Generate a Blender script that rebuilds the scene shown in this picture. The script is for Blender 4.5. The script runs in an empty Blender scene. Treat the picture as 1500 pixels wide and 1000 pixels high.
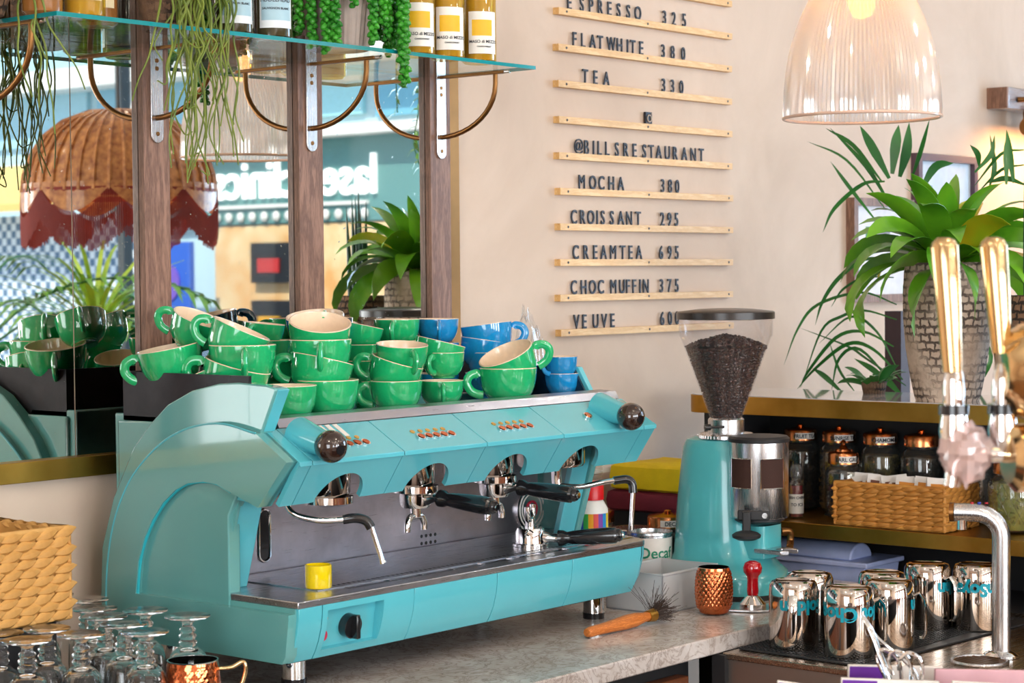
import bpy, bmesh, math, random
from math import sin, cos, pi, radians, atan2, sqrt
from mathutils import Vector, Matrix, Euler
random.seed(7)
S = bpy.context.scene
COL = S.collection
# ------------------------------------------------------------------ camera, world, light, exposure
YAW, PITCH, ROLL = radians(40.0189), radians(1.8958), radians(-0.5253)
fw = Vector((cos(YAW)*cos(PITCH), sin(YAW)*cos(PITCH), -sin(PITCH)))
rt = Vector((sin(YAW), -cos(YAW), 0)); up = rt.cross(fw)
r2 = rt*cos(ROLL)+up*sin(ROLL); u2 = -rt*sin(ROLL)+up*cos(ROLL)
cd = bpy.data.cameras.new('camera'); cam = bpy.data.objects.new('camera', cd); COL.objects.link(cam)
cam.matrix_world = Matrix.Translation((0, 0, .71)) @ Matrix((r2, u2, -fw)).transposed().to_4x4()
cd.sensor_width = 36; cd.lens = 36*2959.13/1500; cd.clip_start = .05; cd.clip_end = 200
cd.dof.use_dof = True; cd.dof.focus_distance = 3.9; cd.dof.aperture_fstop = 9
S.camera = cam
S.view_settings.view_transform = 'Standard'; S.view_settings.look = 'None'
S.view_settings.gamma = 1; S.view_settings.use_curve_mapping = False
S.view_settings.exposure = 0.08
S.cycles.use_denoising = True
S.cycles.max_bounces = 10; S.cycles.transparent_max_bounces = 16; S.cycles.glossy_bounces = 6; S.cycles.transmission_bounces = 8
S.cycles.caustics_reflective = False; S.cycles.caustics_refractive = False
S.cycles.sample_clamp_indirect = 6
W = bpy.data.worlds.new('sky'); S.world = W; W.use_nodes = True
nt = W.node_tree; bg = nt.nodes['Background']
tc = nt.nodes.new('ShaderNodeTexCoord'); sx = nt.nodes.new('ShaderNodeSeparateXYZ'); cr = nt.nodes.new('ShaderNodeValToRGB')
cr.color_ramp.elements[0].position = .45; cr.color_ramp.elements[0].color = (.75, .82, .9, 1)
cr.color_ramp.elements[1].position = .8; cr.color_ramp.elements[1].color = (.35, .6, 1, 1)
mp = nt.nodes.new('ShaderNodeMath'); mp.operation = 'MULTIPLY_ADD'; mp.inputs[1].default_value = .5; mp.inputs[2].default_value = .5
nt.links.new(tc.outputs['Generated'], sx.inputs[0]); nt.links.new(sx.outputs['Z'], mp.inputs[0]); nt.links.new(mp.outputs[0], cr.inputs[0])
nt.links.new(cr.outputs[0], bg.inputs[0]); bg.inputs[1].default_value = 1.6

def light(name, kind, loc, energy, col, size=.1, size_y=None, rot=None, look=None):
    d = bpy.data.lights.new(name, kind); d.energy = energy; d.color = col
    if kind == 'AREA':
        d.size = size
        if size_y: d.shape = 'RECTANGLE'; d.size_y = size_y
    elif kind == 'SUN': d.angle = size
    else: d.shadow_soft_size = size
    o = bpy.data.objects.new(name, d); COL.objects.link(o); o.location = loc
    if look is not None: o.rotation_euler = Vector(look).to_track_quat('-Z', 'Y').to_euler()
    return o
light('sunlight', 'SUN', (0, 0, 8), 4.6, (1, .93, .82), .02, look=(.75, -.25, -.9))
# area lamps added at two solid walls behind the camera; daylight at the shopfront
light('added_left_fill', 'AREA', (-1.9, .6, .75), 150, (.86, .94, 1), 3.4, 2.0, look=(1, .25, -.05))  # added fill lamp; the left wall has no window
for x in (-1.2, .7, 2.6, 4.5): light('added_rear_strip', 'AREA', (x, -6.8, .9), 120, (.88, .95, 1), .95, 2.2, look=(0, 1, -.03))  # lamp strips added for streaky reflections; the rear wall is solid
light('daylight_shopfront', 'AREA', (7.85, .1, .9), 120, (.52, .74, 1), 2.0, 2.2, look=(-1, .1, -.02))
for i, (x, y) in enumerate([(.9, -.6), (2.2, -.9), (3.6, -.6), (.6, 1.3), (2.6, .7), (5.0, -.9), (1.2, -2.6), (3.2, -2.8), (5.6, 1.2)]):
    light('spotlight', 'POINT', (x, y, 2.2), 17, (1, .88, .74), .045)

# ------------------------------------------------------------------ materials
def rgb(h):
    if isinstance(h, str):
        c = [int(h[i:i+2], 16)/255 for i in (0, 2, 4)]
        return tuple((v/12.92 if v < .04045 else ((v+.055)/1.055)**2.4) for v in c)
    return tuple(h)
class Mt:
    def __init__(s, name):
        s.m = bpy.data.materials.new(name); s.m.use_nodes = True; s.t = s.m.node_tree
        s.b = s.t.nodes['Principled BSDF']; s.out = s.t.nodes['Material Output']
    def n(s, k, **kw):
        x = s.t.nodes.new(k)
        for a, v in kw.items(): setattr(x, a, v)
        return x
    def l(s, a, b): s.t.links.new(a, b)
    def co(s, scale=(1, 1, 1), kind='Object', rot=(0, 0, 0)):
        c = s.n('ShaderNodeTexCoord'); m = s.n('ShaderNodeMapping'); m.inputs['Scale'].default_value = scale; m.inputs['Rotation'].default_value = rot
        s.l(c.outputs[kind], m.inputs[0]); return m.outputs[0]
    def noise(s, vec, scale, det=3, rough=.5, dist=0):
        x = s.n('ShaderNodeTexNoise'); x.inputs['Scale'].default_value = scale; x.inputs['Detail'].default_value = det
        x.inputs['Roughness'].default_value = rough; x.inputs['Distortion'].default_value = dist
        s.l(vec, x.inputs['Vector']); return x.outputs[0]
    def ramp(s, fac, *st):
        r = s.n('ShaderNodeValToRGB'); e = r.color_ramp.elements
        while len(e) < len(st): e.new(.5)
        for q, (p, c) in zip(e, st): q.position = p; q.color = (*rgb(c), 1)
        s.l(fac, r.inputs[0]); return r.outputs[0]
    def bump(s, h, strength=.3, dist=.002):
        b = s.n('ShaderNodeBump'); b.inputs['Strength'].default_value = strength; b.inputs['Distance'].default_value = dist
        s.l(h, b.inputs['Height']); s.l(b.outputs[0], s.b.inputs['Normal'])
def mat(name, c, rough=.5, metal=0, coat=0, var=.12, vs=30, bump=0, bs=80, trans=0, ior=1.45, emis=None, es=0, c2=None, scale=(1, 1, 1), bd=.001, rvar=0):
    M = Mt(name); b = M.b; c = rgb(c); c2 = rgb(c2) if c2 else tuple(v*(1-var) for v in c)
    v = M.co(scale); nz = M.noise(v, vs, 4)
    M.l(M.ramp(nz, (.3, c), (.7, c2)), b.inputs['Base Color'])
    b.inputs['Roughness'].default_value = rough; b.inputs['Metallic'].default_value = metal
    b.inputs['Coat Weight'].default_value = coat; b.inputs['Coat Roughness'].default_value = .04
    b.inputs['Transmission Weight'].default_value = trans; b.inputs['IOR'].default_value = ior
    if bump: M.bump(M.noise(v, bs, 4), bump, bd)
    if rvar:
        mr = M.n('ShaderNodeMapRange'); mr.inputs['To Min'].default_value = max(rough-rvar, .02); mr.inputs['To Max'].default_value = rough+rvar
        M.l(M.noise(v, vs*.7, 5), mr.inputs[0]); M.l(mr.outputs[0], b.inputs['Roughness'])
    if emis: b.inputs['Emission Color'].default_value = (*rgb(emis), 1); b.inputs['Emission Strength'].default_value = es
    return M.m
def clear(name, tint, gloss=.12, diff=.03, rough=.03, dcol=(1, 1, 1)):
    M = Mt(name); T = M.n('ShaderNodeBsdfTransparent'); G = M.n('ShaderNodeBsdfGlossy'); D = M.n('ShaderNodeBsdfDiffuse')
    T.inputs[0].default_value = (*rgb(tint), 1); G.inputs['Roughness'].default_value = rough; D.inputs[0].default_value = (*dcol, 1)
    lw = M.n('ShaderNodeLayerWeight'); lw.inputs[0].default_value = .25
    mr = M.n('ShaderNodeMapRange'); mr.inputs['To Min'].default_value = gloss*.4; mr.inputs['To Max'].default_value = min(1, gloss*4)
    M.l(lw.outputs['Facing'], mr.inputs[0])
    a = M.n('ShaderNodeMixShader'); a.inputs[0].default_value = diff; M.l(T.outputs[0], a.inputs[1]); M.l(D.outputs[0], a.inputs[2])
    c = M.n('ShaderNodeMixShader'); M.l(mr.outputs[0], c.inputs[0]); M.l(a.outputs[0], c.inputs[1]); M.l(G.outputs[0], c.inputs[2])
    nz = M.noise(M.co(), 25, 2); bp = M.n('ShaderNodeBump'); bp.inputs['Strength'].default_value = .08; M.l(nz, bp.inputs['Height']); M.l(bp.outputs[0], G.inputs['Normal'])
    M.l(c.outputs[0], M.out.inputs[0]); return M.m
def wood(name, a, b, scale=(1, 1, 14), rough=.45, bs=.25):
    M = Mt(name); v = M.co(scale); n1 = M.noise(v, 9, 6, .6, .6); n2 = M.noise(v, 60, 3)
    mx = M.n('ShaderNodeMath', operation='MULTIPLY_ADD'); mx.inputs[1].default_value = .35; M.l(n2, mx.inputs[0]); M.l(n1, mx.inputs[2])
    M.l(M.ramp(mx.outputs[0], (.45, a), (.62, b), (.8, a)), M.b.inputs['Base Color']); M.b.inputs['Roughness'].default_value = rough
    M.bump(n2, bs, .0006); return M.m
def steel(name, c, rough=.3, scale=(1, 40, 40), dirt=0):
    M = Mt(name); v = M.co(scale); nz = M.noise(v, 14, 4); big = M.noise(M.co(), 9, 4, .6)
    M.l(M.ramp(big, (.3, c), (.75, tuple(x*(1-dirt) for x in rgb(c)))), M.b.inputs['Base Color'])
    M.b.inputs['Metallic'].default_value = 1
    mr = M.n('ShaderNodeMapRange'); mr.inputs['To Min'].default_value = rough*.7; mr.inputs['To Max'].default_value = rough*1.4; M.l(nz, mr.inputs[0]); M.l(mr.outputs[0], M.b.inputs['Roughness'])
    M.bump(nz, .06, .0003); return M.m
m = {}
m['wall'] = None
def plaster():
    M = Mt('plaster'); v = M.co(); n = M.noise(v, 2.2, 6, .65, .8)
    M.l(M.ramp(n, (.3, 'DBC5B2'), (.7, 'CDB6A2')), M.b.inputs['Base Color']); M.b.inputs['Roughness'].default_value = .75
    M.bump(M.noise(v, 40, 5), .15, .002); return M.m
m['wall'] = plaster()
m['white'] = mat('white_paint', 'E8E4DC', .6)
m['floor'] = wood('floor_wood', '6A4A30', '8A6242', (1, 12, 1), .4)
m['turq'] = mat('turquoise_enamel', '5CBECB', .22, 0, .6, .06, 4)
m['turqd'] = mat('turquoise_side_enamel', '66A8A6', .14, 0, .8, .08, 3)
m['turqg'] = mat('turquoise_grinder_enamel', '55B6BC', .22, 0, .6, .1, 6)
m['green'] = mat('green_glaze', '1FB570', .12, 0, .9, .12, 12)
m['blue'] = mat('blue_glaze', '1A92D4', .12, 0, .9, .12, 12)
m['cream'] = mat('cream_glaze', 'F3D9BC', .2, 0, .5, .05, 8)
m['chrome'] = mat('chrome', (.86, .85, .84), .05, 1, rvar=.03)
m['chromed'] = mat('pitcher_steel', (.66, .60, .55), .06, 1, rvar=.03)
m['steel'] = steel('brushed_steel', (.62, .62, .66), .28, dirt=.25)
m['steelv'] = steel('brushed_steel_upright', (.66, .66, .68), .25, (40, 40, 1))
m['bronzesteel'] = steel('warm_brown_steel', (.52, .40, .30), .25, dirt=.2)
m['splash'] = steel('splashback_steel', (.55, .52, .58), .3, (1, 1, 60), dirt=.45)
m['black'] = mat('black_plastic', (.012, .012, .014), .16, 0, .4)
m['lid'] = mat('smoky_black_lid', (.03, .024, .022), .28)
m['blackm'] = mat('black_matt', (.018, .018, .02), .5)
m['ball'] = mat('dark_brown_bakelite', (.03, .014, .01), .06, 0, 1)
m['acryl'] = mat('black_acrylic', (.012, .011, .014), .3, 0, 0, c2=(.035, .032, .038), vs=14, rvar=.1)
m['acryl'].node_tree.nodes['Principled BSDF'].inputs['Specular IOR Level'].default_value = .15
m['stripsteel'] = steel('grey_strip_steel', (.44, .44, .49), .3)
m['navy'] = mat('navy_panel', (.01, .025, .05), .2)
m['brass'] = mat('aged_brass', 'D2A24E', .34, 1, c2='A87C32', vs=8, rvar=.12)
m['gold'] = mat('polished_gold', 'E6C490', .14, 1, var=.1)
m['bronze'] = mat('bronze_trim', '8A6038', .35, 1)
m['copper'] = mat('copper', 'E8895A', .13, 1, c2='C05A30', vs=14)
m['copperlid'] = mat('copper_lid', 'D98F5C', .22, 1)
m['walnut'] = wood('walnut', '9A7460', '6E4E3E', (8, 8, .8))
m['pine'] = wood('pale_pine', 'EBC387', 'D9A866', (1.2, 10, 10))
m['drawer'] = wood('drawer_walnut', '8A5030', '6A3A22', (1, 10, 10))
m['red'] = mat('red_lacquer', 'B80F1C', .1, 0, 1)
m['redp'] = mat('red_plastic', 'DE1B22', .3)
m['yellow'] = mat('yellow_glaze', 'F7D800', .15, 0, .7)
m['whitep'] = mat('white_plastic', 'F2F0EA', .35)
m['ink'] = mat('slate_letter', '20252F', .5)
m['bristle'] = mat('bristle', '3A2A22', .6)
m['soil'] = mat('soil', '20160F', .9, bump=.6, bs=60)
m['basket'] = mat('water_hyacinth', 'D79A4A', .55, 0, 0, c2='9A5F22', vs=16, bump=.5, bs=120)
m['basketl'] = mat('pale_hyacinth', 'E0B069', .55, 0, 0, c2='B98440', vs=16, bump=.5, bs=120)
m['paper'] = mat('white_paper', 'EFE7DF', .6)
m['beans'] = mat('coffee_bean', '4A2417', .28, 0, .3, c2='24100A', vs=120)
m['ground'] = mat('ground_coffee', '3A2018', .8, bump=.6, bs=300)
def marble():
    M = Mt('marble'); v = M.co(); n = M.noise(v, 4, 8, .6, 1.6); n2 = M.noise(v, 13, 6, .6, 2.5)
    mm = M.n('ShaderNodeMath', operation='SUBTRACT'); mm.inputs[1].default_value = .5; M.l(n2, mm.inputs[0])
    ab = M.n('ShaderNodeMath', operation='ABSOLUTE'); M.l(mm.outputs[0], ab.inputs[0])
    vein = M.ramp(ab.outputs[0], (0, '8A7C76'), (.015, 'D9CEC6'), (.06, 'FFFFFF'))
    base = M.ramp(n, (.35, 'DED6D2'), (.6, 'C4B8B0'))
    mx = M.n('ShaderNodeMix', data_type='RGBA', blend_type='MULTIPLY'); mx.inputs[0].default_value = .6
    M.l(base, mx.inputs[6]); M.l(vein, mx.inputs[7]); M.l(mx.outputs[2], M.b.inputs['Base Color'])
    M.b.inputs['Roughness'].default_value = .2; return M.m
m['marble'] = marble()
def mirror():
    M = Mt('antique_mirror'); v = M.co()
    n = M.noise(v, 90, 5, .7); n2 = M.noise(v, 3.5, 5, .6, .5)
    M.l(M.ramp(n, (.26, (.5, .47, .4)), (.33, (.93, .93, .87)), (.7, (.96, .96, .92))), M.b.inputs['Base Color'])
    M.b.inputs['Metallic'].default_value = 1
    M.l(M.ramp(n, (.27, (.35,)*3), (.34, (.012,)*3)), M.b.inputs['Roughness']); return M.m
m['mirror'] = mirror()
m['glass'] = mat('goblet_glass', (.97, .98, .98), .02, trans=1, ior=1.45, var=.02)
m['shelfglass'] = clear('clear_shelf_glass', (.94, .975, .965), .07, .004, .02)
m['winglass'] = clear('window_glass', (.98, .99, .99), .004, 0, .02)
m['glassedge'] = mat('teal_glass_edge', '0E8A8E', .08, 0, .6)
m['hopper'] = clear('clear_hopper', (.975, .97, .975), .05, .012, .04)
m['film'] = clear('clear_plastic_film', (.97, .97, .97), .10, .04, .08)
m['frost'] = clear('frosted_plastic', (.75, .75, .78), .1, .42, .2)
m['jarglass'] = clear('jar_glass', (.93, .94, .92), .11, .012, .03)
def pendant_glass():
    M = Mt('prismatic_glass'); T = M.n('ShaderNodeBsdfTransparent'); T.inputs[0].default_value = (.96, .94, .93, 1)
    G = M.n('ShaderNodeBsdfGlossy'); G.inputs['Roughness'].default_value = .1
    L = M.n('ShaderNodeBsdfTranslucent'); L.inputs[0].default_value = (.95, .90, .86, 1)
    D = M.n('ShaderNodeBsdfDiffuse'); D.inputs[0].default_value = (.85, .84, .84, 1)
    nz = M.noise(M.co(), 30, 2); bp = M.n('ShaderNodeBump'); bp.inputs['Strength'].default_value = .1; M.l(nz, bp.inputs['Height']); M.l(bp.outputs[0], G.inputs['Normal'])
    def mx(f, a, b):
        x = M.n('ShaderNodeMixShader'); x.inputs[0].default_value = f; M.l(a, x.inputs[1]); M.l(b, x.inputs[2]); return x.outputs[0]
    M.l(mx(.28, mx(.36, mx(.30, L.outputs[0], D.outputs[0]), T.outputs[0]), G.outputs[0]), M.out.inputs[0]); return M.m
m['prism'] = pendant_glass()
def concrete(name, a, b, dark):
    M = Mt(name); v = M.co(); n = M.noise(v, 22, 6, .7)
    br = M.n('ShaderNodeTexBrick'); br.inputs['Scale'].default_value = 1; br.inputs['Mortar Size'].default_value = .075; br.inputs['Brick Width'].default_value = .6; br.inputs['Row Height'].default_value = .32; br.inputs['Mortar Smooth'].default_value = .6
    c = M.n('ShaderNodeTexCoord'); s2 = M.n('ShaderNodeSeparateXYZ'); M.l(c.outputs['Object'], s2.inputs[0])
    at = M.n('ShaderNodeMath', operation='ARCTAN2'); M.l(s2.outputs['Y'], at.inputs[0]); M.l(s2.outputs['X'], at.inputs[1])
    k = M.n('ShaderNodeMath', operation='MULTIPLY'); k.inputs[1].default_value = 3.0; M.l(at.outputs[0], k.inputs[0])
    k2 = M.n('ShaderNodeMath', operation='MULTIPLY'); k2.inputs[1].default_value = 24; M.l(s2.outputs['Z'], k2.inputs[0])
    cb = M.n('ShaderNodeCombineXYZ'); M.l(k.outputs[0], cb.inputs[0]); M.l(k2.outputs[0], cb.inputs[1])
    nv = M.n('ShaderNodeTexNoise'); nv.inputs['Scale'].default_value = 3; M.l(cb.outputs[0], nv.inputs['Vector'])
    mv = M.n('ShaderNodeMix', data_type='RGBA'); mv.inputs[0].default_value = .24; M.l(cb.outputs[0], mv.inputs[6]); M.l(nv.outputs['Color'], mv.inputs[7])
    M.l(mv.outputs[2], br.inputs['Vector'])
    base = M.ramp(n, (.3, a), (.65, b)); 
    r = M.n('ShaderNodeMath', operation='MULTIPLY'); M.l(br.outputs['Fac'], r.inputs[0]); M.l(M.ramp(M.noise(v, 10, 4), (.36, (0, 0, 0)), (.54, (1, 1, 1))), r.inputs[1])
    mx = M.n('ShaderNodeMix', data_type='RGBA'); M.l(r.outputs[0], mx.inputs[0]); M.l(base, mx.inputs[6]); mx.inputs[7].default_value = (*rgb(dark), 1)
    M.l(mx.outputs[2], M.b.inputs['Base Color']); M.b.inputs['Roughness'].default_value = .85
    iv = M.n('ShaderNodeMath', operation='MULTIPLY_ADD'); iv.inputs[1].default_value = -1; M.l(r.outputs[0], iv.inputs[0]); M.l(n, iv.inputs[2])
    M.bump(iv.outputs[0], .8, .004); return M.m
m['pot'] = concrete('imprinted_concrete', 'D2BEAB', 'AE9886', '54473F')
m['potd'] = concrete('dark_imprinted_concrete', '8A6A50', '5A4232', '241A14')
m['leaf'] = mat('glossy_leaf', '74B026', .33, 0, .3, c2='3E861A', vs=9)
m['leafy'] = mat('leaf_with_yellow_edge', '9BB420', .35, 0, .2, c2='D8A018', vs=7)
m['palm'] = mat('palm_leaf', '2E7A2A', .4, 0, .1, c2='1C5528', vs=6)
m['sedum'] = mat('sedum_bead', '46A82C', .35, 0, .2, c2='1C6A1C', vs=20)
m['rhip'] = mat('rhipsalis_stem', '7C8A32', .5, c2='4E6622', vs=14)
m['grass'] = mat('pale_grass_leaf', 'C8D848', .4, c2='6FA32E', vs=8)
m['snake'] = mat('dark_spike_leaf', '2E5A4A', .4, c2='15332C', vs=20)
m['wicker'] = mat('wicker', 'C08448', .5, 0, .3, c2='7E4420', vs=40, bump=.8, bs=90)
m['fringe'] = mat('maroon_fringe', '7A2016', .7)
def matte(n, c, r=.6, **k):
    if n not in m: m[n] = mat(n, c, r, **k)
    return m[n]

# ------------------------------------------------------------------ geometry helpers
class G:
    def __init__(s): s.v = []; s.f = []; s.mi = []; s.k = 0
    def add(s, vs, fs):
        o = len(s.v); s.v += [tuple(v) for v in vs]; s.f += [tuple(i+o for i in f) for f in fs]; s.mi += [s.k]*len(fs); return s
    def box(s, x0, x1, y0, y1, z0, z1, mx=None):
        vs = [Vector(p) for p in ((x0, y0, z0), (x1, y0, z0), (x1, y1, z0), (x0, y1, z0), (x0, y0, z1), (x1, y0, z1), (x1, y1, z1), (x0, y1, z1))]
        if mx: vs = [mx @ v for v in vs]
        return s.add(vs, [(0, 3, 2, 1), (4, 5, 6, 7), (0, 1, 5, 4), (1, 2, 6, 5), (2, 3, 7, 6), (3, 0, 4, 7)])
    def prism(s, poly, ax, a, b, mx=None):
        """polygon in the plane across axis ax ('x': (y,z); 'y': (x,z); 'z': (x,y)), from a to b"""
        n = len(poly)
        def P(p, t): return {'x': (t, p[0], p[1]), 'y': (p[0], t, p[1]), 'z': (p[0], p[1], t)}[ax]
        vs = [Vector(P(p, a)) for p in poly]+[Vector(P(p, b)) for p in poly]
        if mx: vs = [mx @ v for v in vs]
        return s.add(vs, [tuple(range(n))[::-1], tuple(range(n, 2*n))]+[(i, (i+1) % n, n+(i+1) % n, n+i) for i in range(n)])
    def lathe(s, prof, n=32, c=(0, 0, 0), mx=None, close=False, rib=None):
        vs = []; fs = []; idx = []
        for (r, z) in prof:
            if r < 1e-6: idx.append([len(vs)]); vs.append(Vector((0, 0, z)))
            else:
                row = []
                for i in range(n):
                    a = 2*pi*i/n; rr = r if not rib else r+rib*(1 if i % 2 else -1)
                    row.append(len(vs)); vs.append(Vector((rr*cos(a), rr*sin(a), z)))
                idx.append(row)
        pr = list(zip(idx, idx[1:]))
        if close: pr.append((idx[-1], idx[0]))
        for A, B in pr:
            if len(A) == 1 and len(B) == 1: continue
            for i in range(n):
                j = (i+1) % n
                if len(A) == 1: fs.append((A[0], B[j], B[i]))
                elif len(B) == 1: fs.append((A[i], A[j], B[0]))
                else: fs.append((A[i], A[j], B[j], B[i]))
        if mx: vs = [mx @ v for v in vs]
        vs = [v+Vector(c) for v in vs]
        return s.add(vs, fs)
    def cyl(s, p, q, r, n=20, r1=None):
        p = Vector(p); q = Vector(q); d = q-p; L = d.length; mx = Matrix.Translation(p) @ d.to_track_quat('Z', 'Y').to_matrix().to_4x4()
        r1 = r if r1 is None else r1
        return s.lathe([(0, 0), (r, 0), (r1, L), (0, L)], n, mx=mx)
    def ball(s, c, r, n=16, sc=(1, 1, 1), mx=None):
        k = max(4, n//2); prof = [(0 if i in (0, k) else r*sin(pi*i/k), -r*cos(pi*i/k)) for i in range(k+1)]
        M0 = Matrix.Translation(c) @ (mx or Matrix.Identity(4)) @ Matrix.Diagonal((*sc, 1))
        return s.lathe(prof, n, mx=M0)
    def tube(s, pts, r, n=8, rs=None, flat=1, close=False):
        pts = [Vector(p) for p in pts]; k = len(pts); vs = []; fs = []
        t0 = (pts[1]-pts[0]).normalized(); nrm = t0.orthogonal().normalized()
        if abs(t0.z) < .9: nrm = Vector((0, 0, 1)).cross(t0).normalized()
        for i, p in enumerate(pts):
            if close: t = (pts[(i+1) % k]-pts[i-1]).normalized()
            else: t = (pts[min(i+1, k-1)]-pts[max(i-1, 0)]).normalized()
            nrm = (nrm-t*nrm.dot(t)).normalized(); bn = t.cross(nrm)
            rr = rs[i] if rs else r
            for j in range(n):
                a = 2*pi*j/n; vs.append(p+nrm*cos(a)*rr+bn*sin(a)*rr*flat)
        for i in range(k if close else k-1):
            for j in range(n):
                a = i*n+j; b = i*n+(j+1) % n; c = ((i+1) % k)*n
                fs.append((a, b, c+(j+1) % n, c+j))
        if not close: fs.append(tuple(range(n))[::-1]); fs.append(tuple((k-1)*n+j for j in range(n)))
        return s.add(vs, fs)
    def blade(s, pts, w, nrm=(0, 0, 1), fold=.25, shape=None, th=.0006):
        """leaf: strip along pts, width profile, folded along the midrib, with thickness"""
        pts = [Vector(p) for p in pts]; k = len(pts); top = []
        for i, p in enumerate(pts):
            t = (pts[min(i+1, k-1)]-pts[max(i-1, 0)]).normalized(); side = t.cross(Vector(nrm))
            if side.length < .05: side = t.orthogonal()
            side.normalize(); nn = side.cross(t).normalized(); u = i/(k-1)
            ww = w*.5*(shape(u) if shape else max(.02, sin(pi*min(1, .12+.88*u))**.7))
            top += [p-side*ww+nn*ww*fold, p, p+side*ww+nn*ww*fold]
            top += [p-side*ww+nn*(ww*fold-th), p-nn*th, p+side*ww+nn*(ww*fold-th)]
        fs = []
        for i in range(k-1):
            a = i*6; b = a+6
            fs += [(a, a+1, b+1, b), (a+1, a+2, b+2, b+1), (a+3, b+3, b+4, a+4), (a+4, b+4, b+5, a+5), (a, b, b+3, a+3), (a+2, a+5, b+5, b+2)]
        return s.add(top, fs)
def spline(P, n=12):
    P = [Vector(p) for p in P]; Q = [P[0]*2-P[1]]+P+[P[-1]*2-P[-2]]; out = []
    for i in range(1, len(Q)-2):
        a, b, c, d = Q[i-1:i+3]
        for j in range(n):
            t = j/n; out.append(.5*((2*b)+(c-a)*t+(2*a-5*b+4*c-d)*t*t+(3*b-a-3*c+d)*t**3))
    out.append(P[-1]); return out
def arc(cx, cy, r, a0, a1, n=12, ry=None):
    ry = ry or r
    return [(cx+r*cos(radians(a0+(a1-a0)*i/n)), cy+ry*sin(radians(a0+(a1-a0)*i/n))) for i in range(n+1)]
LOC = {}
def rootof(o):
    while o.parent: o = o.parent
    return o
def mk(name, g, mt, parent=None, label=None, bevel=0, kind=None, world=True, ang=38, sub=0):
    me = bpy.data.meshes.new(name); off = LOC.get(rootof(parent).name, Vector((0, 0, 0))) if (parent and world) else Vector((0, 0, 0))
    me.from_pydata([tuple(Vector(v)-off) for v in g.v], [], g.f)
    ms = mt if isinstance(mt, (list, tuple)) else [mt]
    for q in ms: me.materials.append(q)
    if len(ms) > 1: me.polygons.foreach_set('material_index', g.mi)
    me.polygons.foreach_set('use_smooth', [True]*len(me.polygons)); me.update(); me.set_sharp_from_angle(angle=radians(ang))
    o = bpy.data.objects.new(name, me); COL.objects.link(o)
    if parent: o.parent = parent
    if label: o['label'] = label
    if kind: o['kind'] = kind
    if bevel:
        b = o.modifiers.new('bevel', 'BEVEL'); b.width = bevel; b.segments = 2; b.limit_method = 'ANGLE'; b.angle_limit = radians(40)
    if sub:
        b = o.modifiers.new('sub', 'SUBSURF'); b.levels = sub; b.render_levels = sub
    return o
def thing(name, label, cat, loc=(0, 0, 0), group=None, rot=0):
    o = bpy.data.objects.new(name, None); COL.objects.link(o); o.location = loc; o.rotation_euler = (0, 0, rot); o.empty_display_size = .05
    o['label'] = label; o['category'] = cat
    if group: o['group'] = group
    LOC[o.name] = Vector(loc); return o
def tag(o, label, cat, group=None, kind=None):
    o['label'] = label; o['category'] = cat
    if group: o['group'] = group
    if kind: o['kind'] = kind
    return o
def single(name, g, mt, label, cat, group=None, **k):
    """a thing that is one mesh; its origin goes to the middle of its foot"""
    xs = [v[0] for v in g.v]; ys = [v[1] for v in g.v]; zs = [v[2] for v in g.v]; c = Vector(((min(xs)+max(xs))/2, (min(ys)+max(ys))/2, min(zs)))
    g.v = [tuple(Vector(v)-c) for v in g.v]
    o = mk(name, g, mt, None, world=False, **k); o.location = c; return tag(o, label, cat, group)
def struct(name, g, mt, **k):
    o = mk(name, g, mt, world=False, **k); o['kind'] = 'structure'; return o
KIDS = {}
def copy_tree(o, parent=None):
    c = o.copy(); COL.objects.link(c)
    if parent: c.parent = parent
    for ch in list(o.children): copy_tree(ch, c)
    return c
def text_geo(body, size, bold=0, ext=.002, sx=1):
    cu = bpy.data.curves.new('t', 'FONT'); cu.body = body; cu.size = size; cu.extrude = ext; cu.offset = bold; cu.align_x = 'CENTER'; cu.resolution_u = 3
    o = bpy.data.objects.new('t', cu); COL.objects.link(o); dg = bpy.context.evaluated_depsgraph_get(); me = bpy.data.meshes.new_from_object(o.evaluated_get(dg))
    g = G(); g.add([(v.co.x*sx, v.co.y, v.co.z) for v in me.vertices], [tuple(p.vertices) for p in me.polygons])
    bpy.data.objects.remove(o); bpy.data.curves.remove(cu); bpy.data.meshes.remove(me); return g
def placed(g, mx): 
    h = G(); h.v = [tuple(mx @ Vector(v)) for v in g.v]; h.f = list(g.f); h.mi = list(g.mi); return h
def frame_mx(o, x, y):
    """matrix with text x axis x, y axis y at o"""
    x = Vector(x).normalized(); y = Vector(y).normalized(); z = x.cross(y)
    return Matrix.Translation(o) @ Matrix((x, y, z)).transposed().to_4x4()
def wrap_text(body, size, r, z, ang, bold=.0006, flip=False, sx=1):
    """text bent round a vertical cylinder of radius r, centred at angle ang"""
    g = text_geo(body, size, bold, .0001, sx); s_ = -1 if flip else 1
    h = G(); h.f = list(g.f); h.mi = list(g.mi)
    for (x, y, zz) in g.v:
        a = ang+s_*x/r; h.v.append(((r+zz+.0004)*cos(a), (r+zz+.0004)*sin(a), z+s_*y))
    return h
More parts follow.
